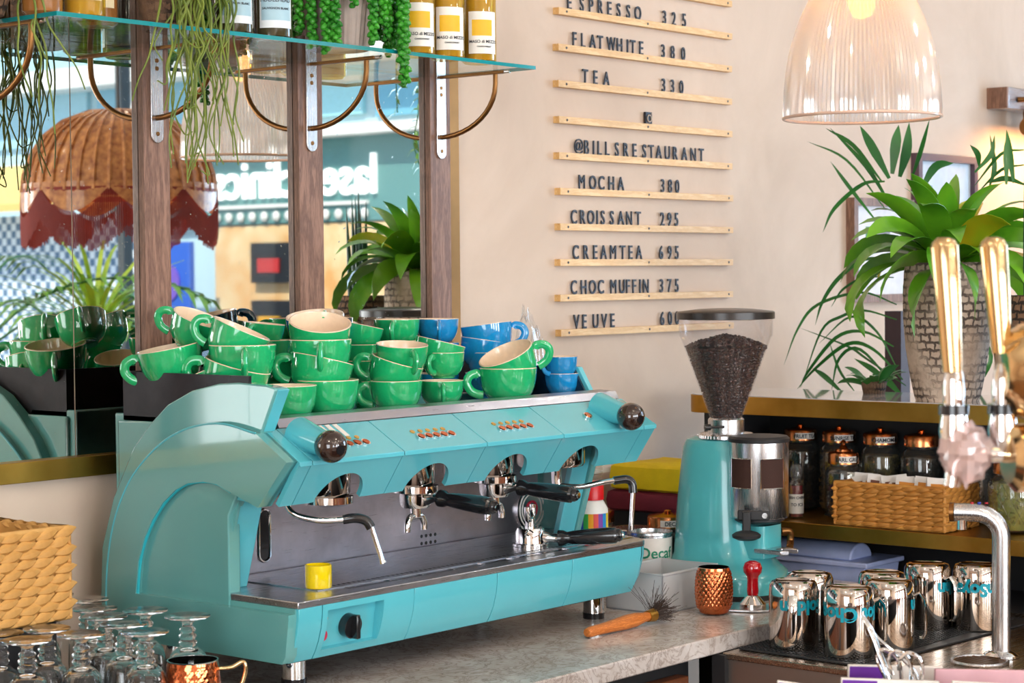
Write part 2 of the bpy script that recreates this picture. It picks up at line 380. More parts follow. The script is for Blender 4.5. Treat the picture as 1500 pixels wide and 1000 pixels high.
# ------------------------------------------------------------------ the room
YM = 2.995
struct('floor', G().box(-2, 8, -7, 3.1, -1.0, -.92), m['floor'])
struct('ceiling', G().box(-2, 8.1, -7.1, 3.1, 2.45, 2.55), m['white'])
struct('wall_back', G().box(-2, 8.1, 3.0, 3.1, -.92, 2.45), m['wall'])
struct('wall_left', G().box(-2.1, -2, -7.1, 3.1, -.92, 2.45), m['wall'])
struct('wall_front', G().box(-2, 8.1, -7.1, -7, -.92, 2.45), matte('terracotta_wall', '9A5A38', .7))
g = G().box(8, 8.1, 1.2, 3.1, -.92, 2.45); g.box(8, 8.1, -7.1, 1.2, 2.25, 2.45); g.box(8, 8.1, -7.1, -6.4, -.92, 2.25); g.box(8, 8.1, -6.4, 1.2, -.92, -.6)
struct('wall_right', g, m['wall'])
wn = struct('window_1', G().box(8.0, 8.08, -6.4, 1.2, -.62, -.56), matte('grey_frame', '3A4A52', .4))
for i, y in enumerate((-6.38, -3.9, -.95, 1.14)):
    mk('mullion', G().box(8.0, 8.07, y, y+.06, -.56, 2.25), matte('grey_frame', '3A4A52', .4), wn)
for a, b in ((-6.32, -3.9), (-3.84, -.95), (-.89, 1.14)):
    mk('pane', G().box(8.03, 8.04, a, b, -.56, 2.25), m['winglass'], wn)
wf = struct('added_lamp_frame', G().box(-2.0, -1.93, -1.25, -1.15, -.32, 1.85), m['walnut'])  # frame added round the left fill lamp, no opening behind it
for q in ((2.3, 2.4, -.32, 1.85), (-1.15, 2.3, -.32, -.22), (-1.15, 2.3, 1.75, 1.85), (.5, .56, -.22, 1.75)):
    mk('frame_bar', G().box(-2.0, -1.93, *q), m['walnut'], wf)

# ------------------------------------------------------------------ the street across the shopfront (seen in the mirror)
st = struct('pavement', G().box(8.1, 16, -22, 8, -1.1, -.95), matte('pale_paving', 'B9BDBE', .7))
b = thing('shop_building', 'pale glazed shop building across the street with white lettering, seen in the mirror', 'building', (16.2, -11, -.95))
mk('wall', G().box(16.1, 17, -22, -4, -.95, 7), matte('pale_blue_facade', 'BCD8DE', .5), b)
mk('fascia', G().box(15.98, 16.1, -13.9, -4.5, 1.32, 2.25), matte('fascia_teal', '5E8F8C', .5), b)
mk('lower_wall', G().box(16.0, 16.1, -12.0, -4.5, -.95, 1.30), matte('orange_stone', 'D9A060', .6, c2='E8CFA0', vs=3), b)
for y0, y1, z0, z1, c in ((-22, -16.6, -.9, 3.9, '7FA6B0'), (-16.4, -14.4, 2.4, 3.9, 'A9D2DC'), (-14.2, -11.9, 2.5, 3.9, '8FC0D2'), (-11.7, -9.6, 2.5, 3.2, 'A6DDE6'), (-9.4, -6.5, 2.45, 3.9, '74B4CC'), (-13.8, -12.9, -.9, 1.2, 'D7E6EA')):
    w_ = mk('window', G().box(16.04, 16.1, y0, y1, z0, z1), matte('glaz'+c, c, .15), b); mk('transom', G().box(16.0, 16.06, y0, y1, (z0+z1)/2, (z0+z1)/2+.07), m['white'], w_)
mk('ledge', G().box(15.6, 16.1, -22, -4, 3.05, 3.3), m['white'], b); mk('ledge', G().box(15.7, 16.1, -13.9, -4, 2.25, 2.36), m['white'], b)
mk('column', G().box(15.8, 16.1, -13.5, -13.1, -.95, 3.1), m['white'], b)
sg = text_geo('laser clinics', .62, .008, .02)
lx = [v[0] for v in sg.v]; sc_ = 2.62/(max(lx)-min(lx)); sg.v = [(v[0]*sc_, v[1]*1.0, v[2]) for v in sg.v]
mk('sign_lettering', placed(sg, frame_mx((15.95, -10.62, 1.62), (0, -1, 0), (0, 0, 1))), matte('sign_white', 'FFFFFF', .4, emis='FFFFFF', es=.9), b)
mk('sign_line', G().box(15.94, 15.98, -12.0, -9.45, 1.50, 1.54), m['white'], b)
for i in range(13): mk('sign_dot', G().ball((15.95, -11.9+i*.2, 1.40), .06, 10, (.4, 1, 1)), m['white'], b)
for y, z, c in ((-10.95, .86, 'C03030'), (-10.95, .20, 'D8A020')):
    mb = mk('menu_board', G().box(15.9, 16.0, y-.33, y+.33, z-.22, z+.24), matte('board_black', '14181C', .4), b)
    mk('board_picture', G().box(15.88, 15.9, y-.2, y+.15, z-.1, z+.06), matte('bp'+c, c, .5), mb)
t = thing('blue_poster_stand', 'tall blue poster stand on the pavement, seen in the mirror', 'sign', (15.5, -12.1, -.95))
mk('panel', G().box(15.4, 15.46, -12.5, -11.75, -.6, 1.12), matte('poster_blue', '2F62C8', .5), t); mk('disc', G().cyl((15.4, -12.15, .65), (15.38, -12.15, .65), .22), matte('poster_purple', '7A5AC0', .5), t); mk('foot', G().box(15.35, 15.55, -12.5, -11.75, -.95, -.6), m['blackm'], t)
t = thing('checked_banner', 'blue and white checked banner under a yellow awning, seen in the mirror', 'banner', (13.5, -11.5, -.95))
g = G(); h = G(); n = 34
for i in range(n):
    for j in range(20):
        (g if (i+j) % 2 else h).box(13.5, 13.52, -13.2+i*.085, -13.2+i*.085+.085, -.2+j*.08, -.2+j*.08+.08)
mk('dark_check', g, matte('check_blue', '5C7A96', .7), t, kind='stuff'); mk('light_check', h, matte('check_white', 'E6EEF4', .7), t, kind='stuff')
mk('awning', G().prism([(13.5, 1.85), (12.9, 1.42), (12.9, 1.5), (13.5, 1.95)], 'y', -13.3, -10.3), matte('awning_yellow', 'E8C070', .6), t)
random.seed(3)
for i, (y, z, r, c) in enumerate([(-12.9, -.2, .35, 'E8A860'), (-12.2, -.35, .3, 'F0D8C0'), (-11.4, -.3, .33, '5A4A70'), (-10.2, -.3, .3, 'B06A40'), (-9.4, -.2, .34, 'D8D0C8')]):
    single('street_planter', G().lathe([(0, 0), (r*.7, 0), (r, .5), (r*.9, .55), (r*.5, .8), (0, .95)], 14, c=(14.6, y, -.95)), matte('pl'+c, c, .6),
           ['orange', 'cream', 'purple', 'rust brown', 'pale grey'][i]+' blurred round tub on the pavement, seen low in the mirror', 'tub', 'tubs on the pavement')

# ------------------------------------------------------------------ counters and shelving
ct = thing('marble_counter', 'long grey-veined marble counter under the turquoise espresso machine', 'counter', (2.8, 2.6, -.92))
mk('worktop', G().box(.2, 4.028, 2.222, 2.998, -.035, 0), m['marble'], ct, bevel=.003)
mk('cabinet', G().box(.2, 3.26, 2.29, 2.99, -.92, -.036), m['blackm'], ct)
for i in range(4):
    x1 = 3.22-i*.62; d = mk('drawer', G().box(x1-.58, x1, 2.26, 2.29, -.40, -.075), m['drawer'], ct, bevel=.003)
    mk('drawer_pull', G().tube([(x1-.34, 2.25, -.2), (x1-.34, 2.235, -.2), (x1-.24, 2.235, -.2), (x1-.24, 2.25, -.2)], .005), m['brass'], d)
sc = thing('steel_counter', 'brown-grey steel bar counter carrying the upturned steel jugs', 'counter', (3.6, 1.4, -.92))
mk('worktop', G().box(3.27, 4.03, .3, 2.215, -.045, -.032), m['bronzesteel'], sc, bevel=.002)
mk('apron', G().box(3.275, 3.29, .3, 2.21, -.16, -.045), steel('apron_steel', (.42, .38, .34), .35), sc)
mk('cabinet', G().box(3.30, 4.03, .3, 2.20, -.92, -.05), m['blackm'], sc)
mk('post', G().box(3.262, 3.29, 2.205, 2.235, -.92, -.036), m['blackm'], sc)
bs = thing('back_bar_shelving', 'open bar shelving with thick aged-brass shelf edges behind the grinder', 'shelving', (4.2, 1.8, -.92))
o = [(4.35, .6), (4.03, .6)]+[(4.03+.045-.045*cos(radians(a)), 2.795+.045*sin(radians(a))) for a in range(0, 91, 15)]+[(4.35, 2.84)]
i_ = [(4.35, .6), (4.034, .6)]+[(4.034+.041-.041*cos(radians(a)), 2.795+.041*sin(radians(a))) for a in range(0, 91, 15)]+[(4.35, 2.836)]
mk('shelf_edge', G().prism(o, 'z', .372, .4145), m['brass'], bs, label='upper aged-brass shelf edge', bevel=.001)
mk('shelf_top', G().prism(i_, 'z', .4146, .4162), mat('white_stone_top', 'D8D6DA', .06, 0, .5), bs, label='glossy pale top')
mk('shelf', G().box(4.03, 4.35, .6, 2.80, .091, .125), m['brass'], bs, label='lower aged-brass shelf', bevel=.001)
mk('back_panel', G().box(4.33, 4.35, .6, 2.80, -.92, .372), m['blackm'], bs)
mk('side_panel', G().box(4.06, 4.33, 2.785, 2.80, -.034, .372), m['blackm'], bs)
mk('base', G().box(4.031, 4.33, .6, 2.80, -.92, -.034), m['blackm'], bs)
fb = thing('front_bar', 'foreground bar counter below the gold beer taps', 'counter', (2.2, 1.1, -.92))
mk('worktop', G().box(1.80, 2.74, .45, 1.56, -.04, 0), m['marble'], fb); mk('base', G().box(1.85, 2.68, .5, 1.45, -.92, -.04), m['blackm'], fb)

# ------------------------------------------------------------------ mirror, menu rails
mr = thing('wall_mirror', 'large antiqued wall mirror divided by walnut uprights behind the espresso machine', 'mirror', (2.7, 2.98, .348))
seams = (1.55, 1.92, 2.318, 2.506, 2.913, 3.309)
for a, b_ in zip(seams, seams[1:]):
    mk('mirror_pane', G().box(a+.0012, b_-.0012, 2.995, 3.0, .38, 2.2), m['mirror'], mr)
for x0, x1 in ((2.072, 2.135), (2.4745, 2.5375), (2.878, 2.9465), (3.276, 3.341)):
    mk('upright', G().box(x0, x1, 2.978, 2.9945, .3845, 2.2), m['walnut'], mr, bevel=.001)
mk('side_trim', G().box(3.342, 3.372, 2.980, 3.0, .348, 2.2), m['bronze'], mr)
mk('bottom_rail', G().box(1.55, 3.342, 2.976, 3.0, .347, .384), m['brass'], mr, bevel=.001)

LETTERS = [('ESPRESSO 325', 3.744, 1.3381, [3.789, 3.837, 3.873, 3.91, 3.946, 3.983, 4.022, 4.062, 4.175, 4.216, 4.261]),
('FLATWHITE 380', 3.742, 1.2526, [3.807, 3.841, 3.878, 3.908, 3.952, 3.986, 4.018, 4.04, 4.075, 4.168, 4.21, 4.256]),
('TEA 330', 3.741, 1.1671, [3.847, 3.888, 3.931, 4.169, 4.208, 4.247]),
('#', 3.742, 1.0824, [4.102]),
('@BILLSRESTAURANT', 3.741, 0.9975, [3.82, 3.851, 3.878, 3.902, 3.933, 3.972, 4.009, 4.045, 4.085, 4.115, 4.147, 4.184, 4.219, 4.258, 4.298, 4.334]),
('MOCHA 380', 3.744, 0.9136, [3.831, 3.874, 3.908, 3.948, 3.987, 4.162, 4.195, 4.226]),
('CROISSANT 295', 3.743, 0.8297, [3.799, 3.834, 3.865, 3.89, 3.913, 3.949, 3.986, 4.02, 4.057, 4.16, 4.191, 4.221]),
('CREAMTEA 695', 3.742, 0.7454, [3.805, 3.846, 3.882, 3.915, 3.953, 3.992, 4.025, 4.06, 4.154, 4.191, 4.222]),
('CHOCMUFFIN 375', 3.741, 0.6614, [3.797, 3.835, 3.87, 3.903, 3.953, 3.989, 4.013, 4.039, 4.063, 4.087, 4.154, 4.189, 4.221]),
('VEUVE 600', 3.743, 0.5786, [3.806, 3.837, 3.881, 3.915, 3.949, 4.157, 4.191, 4.222])]
ORD = ['first', 'second', 'third', 'fourth', 'fifth', 'sixth', 'seventh', 'eighth', 'ninth', 'tenth', 'eleventh', 'twelfth', 'thirteenth', 'fourteenth', 'fifteenth', 'sixteenth']
NAMES = ['ESPRESSO', 'FLAT WHITE', 'TEA', '', 'BILLSRESTAURANT', 'MOCHA', 'CROISSANT', 'CREAM TEA', 'CHOC MUFFIN', 'VEUVE']
lettermesh = {}
def letter_mesh(ch):
    if ch not in lettermesh:
        g = text_geo(ch, .046, (0 if ch in 'MNWB@8' else .0003), .0017, .80)
        x = [v[0] for v in g.v]; z = [v[1] for v in g.v]; H_ = .034 if ch != '@' else .036; s_ = H_/(max(z)-min(z)); c = (max(x)+min(x))/2; w_ = (max(x)-min(x))
        k = min(.98, (.034 if ch in 'MW' else .0285)/w_) if ch not in 'I@' else 1
        g.v = [((v[0]-c)*k, -v[2], (v[1]-min(z))*s_) for v in g.v]
        lettermesh[ch] = mk('menu_letter', g, m['ink'], world=False); return lettermesh[ch]
    o = lettermesh[ch].copy(); COL.objects.link(o); return o
proto = None
for ri, (txt, x0, zt, xs) in enumerate([('', 3.744, 1.4236, [])]+LETTERS):
    r = thing('menu_rail', 'pale wooden menu rail '+('cut off by the top of the picture' if ri == 0 else ('holding the small camera symbol tile' if NAMES[ri-1] == '' else 'carrying the black letters of '+NAMES[ri-1])), 'rail', (x0-.010, 2.985, zt-.016), 'menu rails')
    L = 4.464-x0+.010
    if proto is None:
        g = G().prism([(2.982, 0), (3.0, 0), (3.0, .016), (2.990, .016), (2.990, .013), (2.987, .013), (2.987, .016), (2.982, .016)], 'x', 0, L)
        g.v = [(a, b-2.985, c) for a, b, c in g.v]
        proto = [mk('rail_bar', g, m['pine'], r, world=False)]
        for q in (.03, L*.485, L-.02):
            proto.append(mk('screw', G().cyl((q, -.0036, .008), (q, -.0028, .008), .0030, 10), m['blackm'], r, world=False))
        PR = r
    else:
        for c in proto:
            d = c.copy(); COL.objects.link(d); d.parent = r
    chars = txt.replace(' ', ''); word = txt.split(' ')[0]
    for k, (ch, x) in enumerate(zip(chars, xs)):
        if ch == '#':
            g = G().prism([(-.013, 0), (.013, 0), (.013, .03), (-.013, .03)], 'y', -.003, .003); t_ = mk('menu_symbol', g, m['ink'], world=False)
            mk('ring', G().tube([(.0085*cos(a*pi/8), -.0045, .014+.0085*sin(a*pi/8)) for a in range(16)], .0016, 6, close=True), matte('pale_symbol', 'B8A898', .6), t_, world=False)
            mk('dot', G().ball((.009, -.004, .026), .0018, 8), matte('pale_symbol', 'B8A898', .6), t_, world=False)
            t_.location = (x, 2.9935, zt); tag(t_, 'small dark tile with a camera symbol standing on a menu rail', 'symbol'); continue
        o = letter_mesh(ch); o.location = (x, 2.9935, zt); random.seed(ri*31+k); o.rotation_euler = (0, radians(random.uniform(-1.6, 1.6)), 0)
        if k < len(word): lab = 'slate black %s %s, %s character of the menu line %s' % ('sign' if ch == '@' else 'letter', ch, ORD[k], NAMES[ri-1])
        else: lab = 'slate black digit %s, %s digit of the price beside %s' % (ch, ORD[k-len(word)], NAMES[ri-1])
        tag(o, lab, 'letter', 'menu letters and digits')

# ------------------------------------------------------------------ espresso machine
E_ = thing('espresso_machine', 'turquoise three-group espresso machine with cups piled on its top', 'espresso machine', (2.86, 2.7, 0))
XL, XR = 2.335, 3.37
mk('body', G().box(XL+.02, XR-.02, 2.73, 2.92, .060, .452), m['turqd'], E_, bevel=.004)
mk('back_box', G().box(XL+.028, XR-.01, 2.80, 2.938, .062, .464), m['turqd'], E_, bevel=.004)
mk('undertray', G().box(XL+.03, XR-.08, 2.49, 2.92, .052, .066), m['blackm'], E_)
mk('splashback', G().prism([(2.728, .150), (2.728, .36), (2.74, .36), (2.74, .150)], 'x', XL+.05, XR-.04), m['splash'], E_)
# lower front: bulging panels
lp = [(2.462, .060), (2.4535, .074), (2.4455, .092), (2.4385, .115), (2.435, .138), (2.4345, .1545), (2.447, .1545), (2.447, .138), (2.450, .115), (2.457, .092), (2.466, .074), (2.475, .062)]
xs = [XL+.004, 2.395, 2.624, 2.852, 3.078, 3.304]
for a, b_ in zip(xs, xs[1:]):
    if abs(a-2.395) < .001: continue
    mk('front_panel', G().prism(lp, 'x', a+.0009, b_-.0009), m['turq'], E_, bevel=.0008)
# segment with the switch recess
g = G(); seg = [(a, b_) for a, b_ in ((2.3959, 2.408), (2.546, 2.6231))]
for a, b_ in seg: g.prism(lp, 'x', a, b_)
g.prism([(2.4345, .1545), (2.4348, .144), (2.449, .144), (2.449, .1545)], 'x', 2.408, 2.546)
g.prism([(2.462, .060), (2.4535, .074), (2.466, .076), (2.475, .062)], 'x', 2.408, 2.546)
mk('front_panel', g, m['turq'], E_)
mk('switch_recess', G().prism([(2.4545, .144), (2.4645, .076), (2.472, .076), (2.460, .144)], 'x', 2.408, 2.546).prism([(2.4346, .144), (2.4535, .074), (2.466, .076), (2.4545, .144)], 'x', 2.5455, 2.547), m['turq'], E_)
kn = mk('rotary_switch', G().cyl((2.478, 2.463, .108), (2.478, 2.444, .105), .021, 28), m['black'], E_)
mk('grip', G().box(2.4735, 2.4825, 2.430, 2.446, .085, .127), m['black'], kn, bevel=.002)
mk('indicator_lamp', G().cyl((2.416, 2.458, .128), (2.416, 2.452, .128), .0085), matte('amber_lens', 'C88A28', .2), E_, label='amber indicator lamp')
mk('indicator_lamp', G().cyl((2.416, 2.462, .098), (2.416, 2.455, .098), .0100), matte('red_lens', 'C0405A', .2), E_, label='red indicator lamp')
# rounded right end of the base
arcp = [(3.305+.055*sin(radians(a)), 2.4345+.16*(1-cos(radians(a)))) for a in range(0, 91, 10)]
g = G(); n = len(arcp)
for z, k in ((.060, .028), (.092, .011), (.138, 0), (.1545, 0)):
    for (x, y) in arcp: g.v.append((x-k*.3, y+k, z))
for j in range(3):
    for i in range(n-1): g.f.append((j*n+i, j*n+i+1, (j+1)*n+i+1, (j+1)*n+i)); g.mi.append(0)
mk('end_panel', g, m['turq'], E_, label='rounded right end panel')
# drip tray
tp = [(XL+.002, 2.4335)]+[(3.305+.056*sin(radians(a)), 2.4335+.16*(1-cos(radians(a)))) for a in range(0, 91, 15)]+[(3.361, 2.73), (XL+.075, 2.73), (XL+.075, 2.64), (XL+.002, 2.64)]
mk('drip_tray', G().prism(tp, 'z', .1548, .1665), m['steel'], E_, bevel=.0015)
gr = mk('grate', G().box(2.44, 3.33, 2.492, 2.722, .1666, .1685), m['steel'], E_)
g = G()
for i in range(70):
    g.box(2.455+i*.0125, 2.4605+i*.0125, 2.505, 2.512, .1686, .1689)
mk('slots', g, m['blackm'], gr, kind='stuff')
sl = mk('tray_slot', G().box(2.50, 3.33, 2.474, 2.486, .1666, .1672), m['black'], E_)
for i in range(9): mk('clip', G().box(2.60+i*.085, 2.604+i*.085, 2.472, 2.488, .1672, .1685), m['chrome'], sl)
# hood: metal strip, control panels, fascia with four arched openings
mk('top_strip', G().prism([(2.5245, .4515), (2.533, .4665), (2.575, .4685), (2.575, .445), (2.54, .445)], 'x', XL+.05, XR-.02), m['stripsteel'], E_)
hx = [XL+.012, 2.377, 2.603, 2.8275, 3.055, 3.316, XR-.01]
for a, b_ in zip(hx, hx[1:]):
    mk('control_panel', G().prism([(2.5245, .4505), (2.4352, .4000), (2.4352, .392), (2.5245, .4415)], 'x', a+.0009, b_-.0009), m['turq'], E_, bevel=.0008)
fn = Vector((0, -.812, -.56)).normalized()
def fascia(x0, x1, cx=None, w_=.114, h_=.058):
    L = sqrt(.0528**2+.077**2); d = Vector((0, .0528, -.077)).normalized(); o0 = Vector((0, 2.4352, .3990)); nn = Vector((0, .824, .565))
    if cx is None: cols = [(x0, L), (x1, L)]
    else:
        cols = [(x0, L), (cx-w_/2-1e-5, L)]+[(cx-w_/2*cos(radians(a)), L-h_*sin(radians(a))) for a in range(0, 181, 10)]+[(cx+w_/2+1e-5, L), (x1, L)]
    g = G(); n = len(cols)
    for off in (0, .009):
        for x, t in cols: g.v += [o0+Vector((x, 0, 0))+nn*off, o0+Vector((x, 0, 0))+d*t+nn*off]
    m2 = 2*n
    for i in range(n-1):
        a = 2*i; g.f += [(a, a+1, a+3, a+2), (m2+a, m2+a+2, m2+a+3, m2+a+1), (a, a+2, m2+a+2, m2+a), (a+1, m2+a+1, m2+a+3, a+3)]
    g.f += [(0, m2, m2+1, 1), (m2-2, m2-1, 2*m2-1, 2*m2-2)]
    g.mi = [0]*len(g.f); return g
GX = [2.490, 2.715, 2.941, 3.166]; GO_ = .033
mk('fascia_panel', fascia(hx[0], hx[1]-.0009), m['turq'], E_)
for i in range(4):
    a, b_ = (hx[i+1]+.0009, hx[i+2]-.0009); mk('fascia_panel', fascia(a, b_, GX[i]-.006), m['turq'], E_)
mk('fascia_panel', fascia(hx[5]+.0009, hx[6]), m['turq'], E_)
mk('hood_underside', G().box(XL+.02, XR-.02, 2.60, 2.73, .352, .3575), m['blackm'], E_)
for x in GX:
    bl = mk('group_bell', G().lathe([(0, .322), (.066, .322), (.070, .328), (.070, .40), (.05, .415), (0, .415)], 48, c=(x+.018, 2.574, 0)), m['chromed'], E_)
    if x < 3.1: mk('collar', G().lathe([(0, .304), (.030, .304), (.043, .309), (.043, .321), (0, .321)], 32, c=(x+GO_, 2.545, 0)), m['chrome'], bl)
# side shells
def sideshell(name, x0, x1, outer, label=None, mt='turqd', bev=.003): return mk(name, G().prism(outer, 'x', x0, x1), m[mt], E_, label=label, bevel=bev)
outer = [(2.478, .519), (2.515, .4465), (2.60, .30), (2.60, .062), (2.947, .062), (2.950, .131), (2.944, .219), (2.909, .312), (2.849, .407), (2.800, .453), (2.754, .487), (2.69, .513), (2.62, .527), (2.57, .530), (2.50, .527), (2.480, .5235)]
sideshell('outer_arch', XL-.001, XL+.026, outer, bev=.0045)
mk('arch_edge_highlight', G().tube([(XL-.0135, y, z) for y, z in [(v[1], v[2]) for v in spline([(0, a, b) for a, b in [(2.917, .075), (2.917, .146), (2.910, .205), (2.895, .262), (2.872, .31), (2.835, .360), (2.774, .409), (2.715, .439), (2.650, .456), (2.59, .459), (2.516, .4465)]], 4)]], .0022, 6), m['turq'], E_)  # lighter tube added to pick out the arch step like an edge highlight
inner = [(2.4405, .4015), (2.512, .3215), (2.580, .340), (2.636, .156), (2.4405, .156), (2.4405, .138), (2.449, .075), (2.458, .062), (2.915, .062), (2.917, .122), (2.907, .223), (2.888, .28), (2.860, .332), (2.82, .374), (2.774, .409), (2.72, .437), (2.664, .454), (2.62, .459), (2.585, .4585), (2.55, .4545), (2.514, .4465)]
# the inner shell is a frame round the arched recess
rec = [(2.8345, .146), (2.8256, .205), (2.808, .247), (2.786, .281), (2.757, .313), (2.721, .339), (2.69, .352), (2.648, .3575), (2.615, .355), (2.583, .344)]
g = G(); A = [(2.4405, .4015), (2.512, .3215), (2.5835, .344)]
ring_o = [(2.917, .146), (2.910, .205), (2.895, .262), (2.872, .31), (2.835, .360), (2.774, .409), (2.715, .439), (2.650, .456), (2.59, .459), (2.514, .4465)]
for i in range(len(rec)-1):
    g.prism([rec[i], rec[i+1], ring_o[i+1], ring_o[i]], 'x', XL-.014, XL+.012)
g.prism([(2.583, .344), (2.512, .3215), (2.4405, .4015), (2.514, .4465)], 'x', XL-.014, XL+.012)
g.prism([(2.917, .146), (2.4405, .146), (2.4405, .138), (2.449, .075), (2.458, .062), (2.915, .062)], 'x', XL-.014, XL+.012)
g.prism([(2.636, .146), (2.639, .155), (2.4405, .1548), (2.4405, .146)], 'x', XL+.001, XL+.012)
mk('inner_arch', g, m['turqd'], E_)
mk('hood_cheek', G().prism([(2.4405, .4015), (2.512, .3215), (2.60, .33), (2.60, .445), (2.514, .4465)], 'x', XL+.005, XL+.018), m['turq'], E_)
mk('recess_panel', G().prism([(2.8345, .146)]+rec[1:]+[(2.5800, .342), (2.6335, .1515)], 'x', XL+.010, XL+.016), m['turqd'], E_)
mk('recess_rim', G().tube([(XL-.009, y, z) for y, z in spline([(0, a, b) for a, b in rec], 4) and [(v[1], v[2]) for v in spline([(0, a, b) for a, b in rec], 4)]], .0035, 6), matte('bright_turquoise', '35BCCB', .2), E_)
mk('front_post', G().prism([(2.5805, .352), (2.612, .352), (2.662, .166), (2.634, .166)], 'x', XL+.0168, XL+.072), m['turq'], E_, bevel=.002)
mk('front_post', G().prism([(2.5845, .352), (2.600, .352), (2.652, .166), (2.637, .166)], 'x', XR-.085, XR-.03), m['turq'], E_, bevel=.002)
sideshell('end_cheek', XR-.03, XR-.012, [(y, z) for y, z in inner if not (z < .2 and y < 2.6)]+[], label='right end cheek', mt='turqd')
mk('arch_front_plate', G().prism([(2.476, .520), (2.514, .448), (2.522, .452), (2.484, .5235)], 'x', XL+.004, XL+.030), m['turq'], E_, bevel=.001)
mk('arch_inner_edge', G().prism([(2.484, .5215), (2.52, .452), (2.60, .455), (2.60, .523)], 'x', XL+.024, XL+.030), m['blackm'], E_)
# cup tray
mk('cup_tray', G().box(XL+.03, XR-.015, 2.572, 2.925, .446, .4515), m['steel'], E_)
mk('tray_wall', G().box(XL+.028, XL+.034, 2.575, 2.912, .4520, .540), m['acryl'], E_, label='black acrylic wall at the left of the cup tray')
mk('tray_wall', G().box(XL+.034, XR-.03, 2.906, 2.912, .4520, .540), m['acryl'], E_, label='black acrylic wall along the back of the cup tray')
mk('tray_wall', G().prism([(2.60, .4520), (2.635, .510), (2.912, .525), (2.912, .4520)], 'x', XR-.030, XR-.024), m['navy'], E_, label='dark navy wall at the right of the cup tray')
mk('arch_front_plate', G().prism([(2.590, .452), (2.628, .514), (2.66, .518), (2.64, .452)], 'x', XR-.024, XR-.010), m['turq'], E_, bevel=.001)
# buttons on the control panels (panel plane rises from the crease)
pd = Vector((0, .0893, .0505)).normalized(); pn = Vector((0, -.49, .87)).normalized(); p0 = Vector((0, 2.4352, .4000))
def onp(x, t, h): return Vector((x, 0, 0))+p0+pd*t+pn*h
for i in range(3):
    cx = (hx[i+1]+hx[i+2])/2
    for k in range(5):
        x = cx-.004+k*.0205-.041+.010
        bt = mk('button', G().cyl(onp(x, .037, .0005), onp(x, .037, .003), .0090, 18), m['chrome'], E_)
        mk('button_cap', G().cyl(onp(x, .037, .004), onp(x, .037, .0042), .0066, 16), m['copper'], bt)
        mk('button_lamp', G().cyl(onp(x-.006, .055, .0003), onp(x-.006, .055, .002), .0048, 14), matte('lamp_ochre', 'C89A4A', .4), E_)
bt = mk('button', G().cyl(onp(3.185, .050, .0005), onp(3.185, .050, .004), .0105, 20), m['chrome'], E_)
mk('button_cap', G().cyl(onp(3.185, .050, .004), onp(3.185, .050, .0058), .008, 18), m['copper'], bt)
mk('button_lamp', G().cyl(onp(3.262, .052, .0003), onp(3.262, .052, .0015), .004, 12), m['blackm'], E_)
for k in range(4):
    q = [onp(2.452+k*.019+dx, t, .0012) for dx, t in ((0, .062), (.011, .062), (.011, .100), (0, .100))]
    mk('sticker', G().add(q+[p-pn*.001 for p in q], [(0, 1, 2, 3), (7, 6, 5, 4), (0, 4, 5, 1), (1, 5, 6, 2), (2, 6, 7, 3), (3, 7, 4, 0)]), m['paper'], E_)
# steam knobs
for x in (2.408, 3.250):
    a = Vector((x, 2.50, .440)); b_ = Vector((x-.012, 2.425, .4275)); d = (b_-a).normalized()
    st_ = mk('knob_stem', G().cyl(a, b_, .030, 28, .021), m['turq'], E_)
    mx = Matrix.Translation(b_+d*.016) @ d.to_track_quat('Z', 'Y').to_matrix().to_4x4()
    g = G().lathe([(0, -.029), (.014, -.027), (.024, -.018), (.0295, -.004), (.0295, .006), (.026, .016), (.018, .024), (.008, .0275), (0, .028)], 12, mx=mx)
    kb = mk('knob', g, m['ball'], E_, ang=50, sub=1); mk('knob_cap', G().cyl(b_+d*.040, b_+d*.0455, .008), m['black'], kb)
# steam wands
w_ = mk('steam_wand', G().tube(spline([(2.425, 2.56, .35), (2.425, 2.552, .318), (2.430, 2.535, .298), (2.455, 2.50, .288), (2.487, 2.462, .289)], 6), .0055, 12), m['chrome'], E_)
mk('wand_grip', G().tube(spline([(2.480, 2.468, .289), (2.495, 2.452, .291), (2.508, 2.440, .286), (2.514, 2.434, .274)], 6), .0085, 12), m['black'], w_)
mk('wand_tip', G().tube([(2.514, 2.434, .276), (2.530, 2.424, .218), (2.532, 2.423, .212)], .0052, 12, rs=[.0045, .0045, .0065]), m['chrome'], w_)
w_ = mk('steam_wand', G().tube(spline([(3.166, 2.545, .325), (3.166, 2.545, .30), (3.168, 2.543, .275)], 4), .010, 14).tube(spline([(3.168, 2.54, .285), (3.185, 2.50, .283), (3.21, 2.465, .291), (3.235, 2.435, .297)], 6), .0055, 12), m['chrome'], E_)
mk('wand_grip', G().tube(spline([(3.225, 2.445, .295), (3.245, 2.428, .297), (3.253, 2.420, .289), (3.254, 2.418, .270)], 6), .0085, 12), m['black'], w_)
mk('wand_tip', G().tube([(3.254, 2.418, .272), (3.249, 2.42, .205), (3.249, 2.42, .195)], .005, 12), m['chrome'], w_)
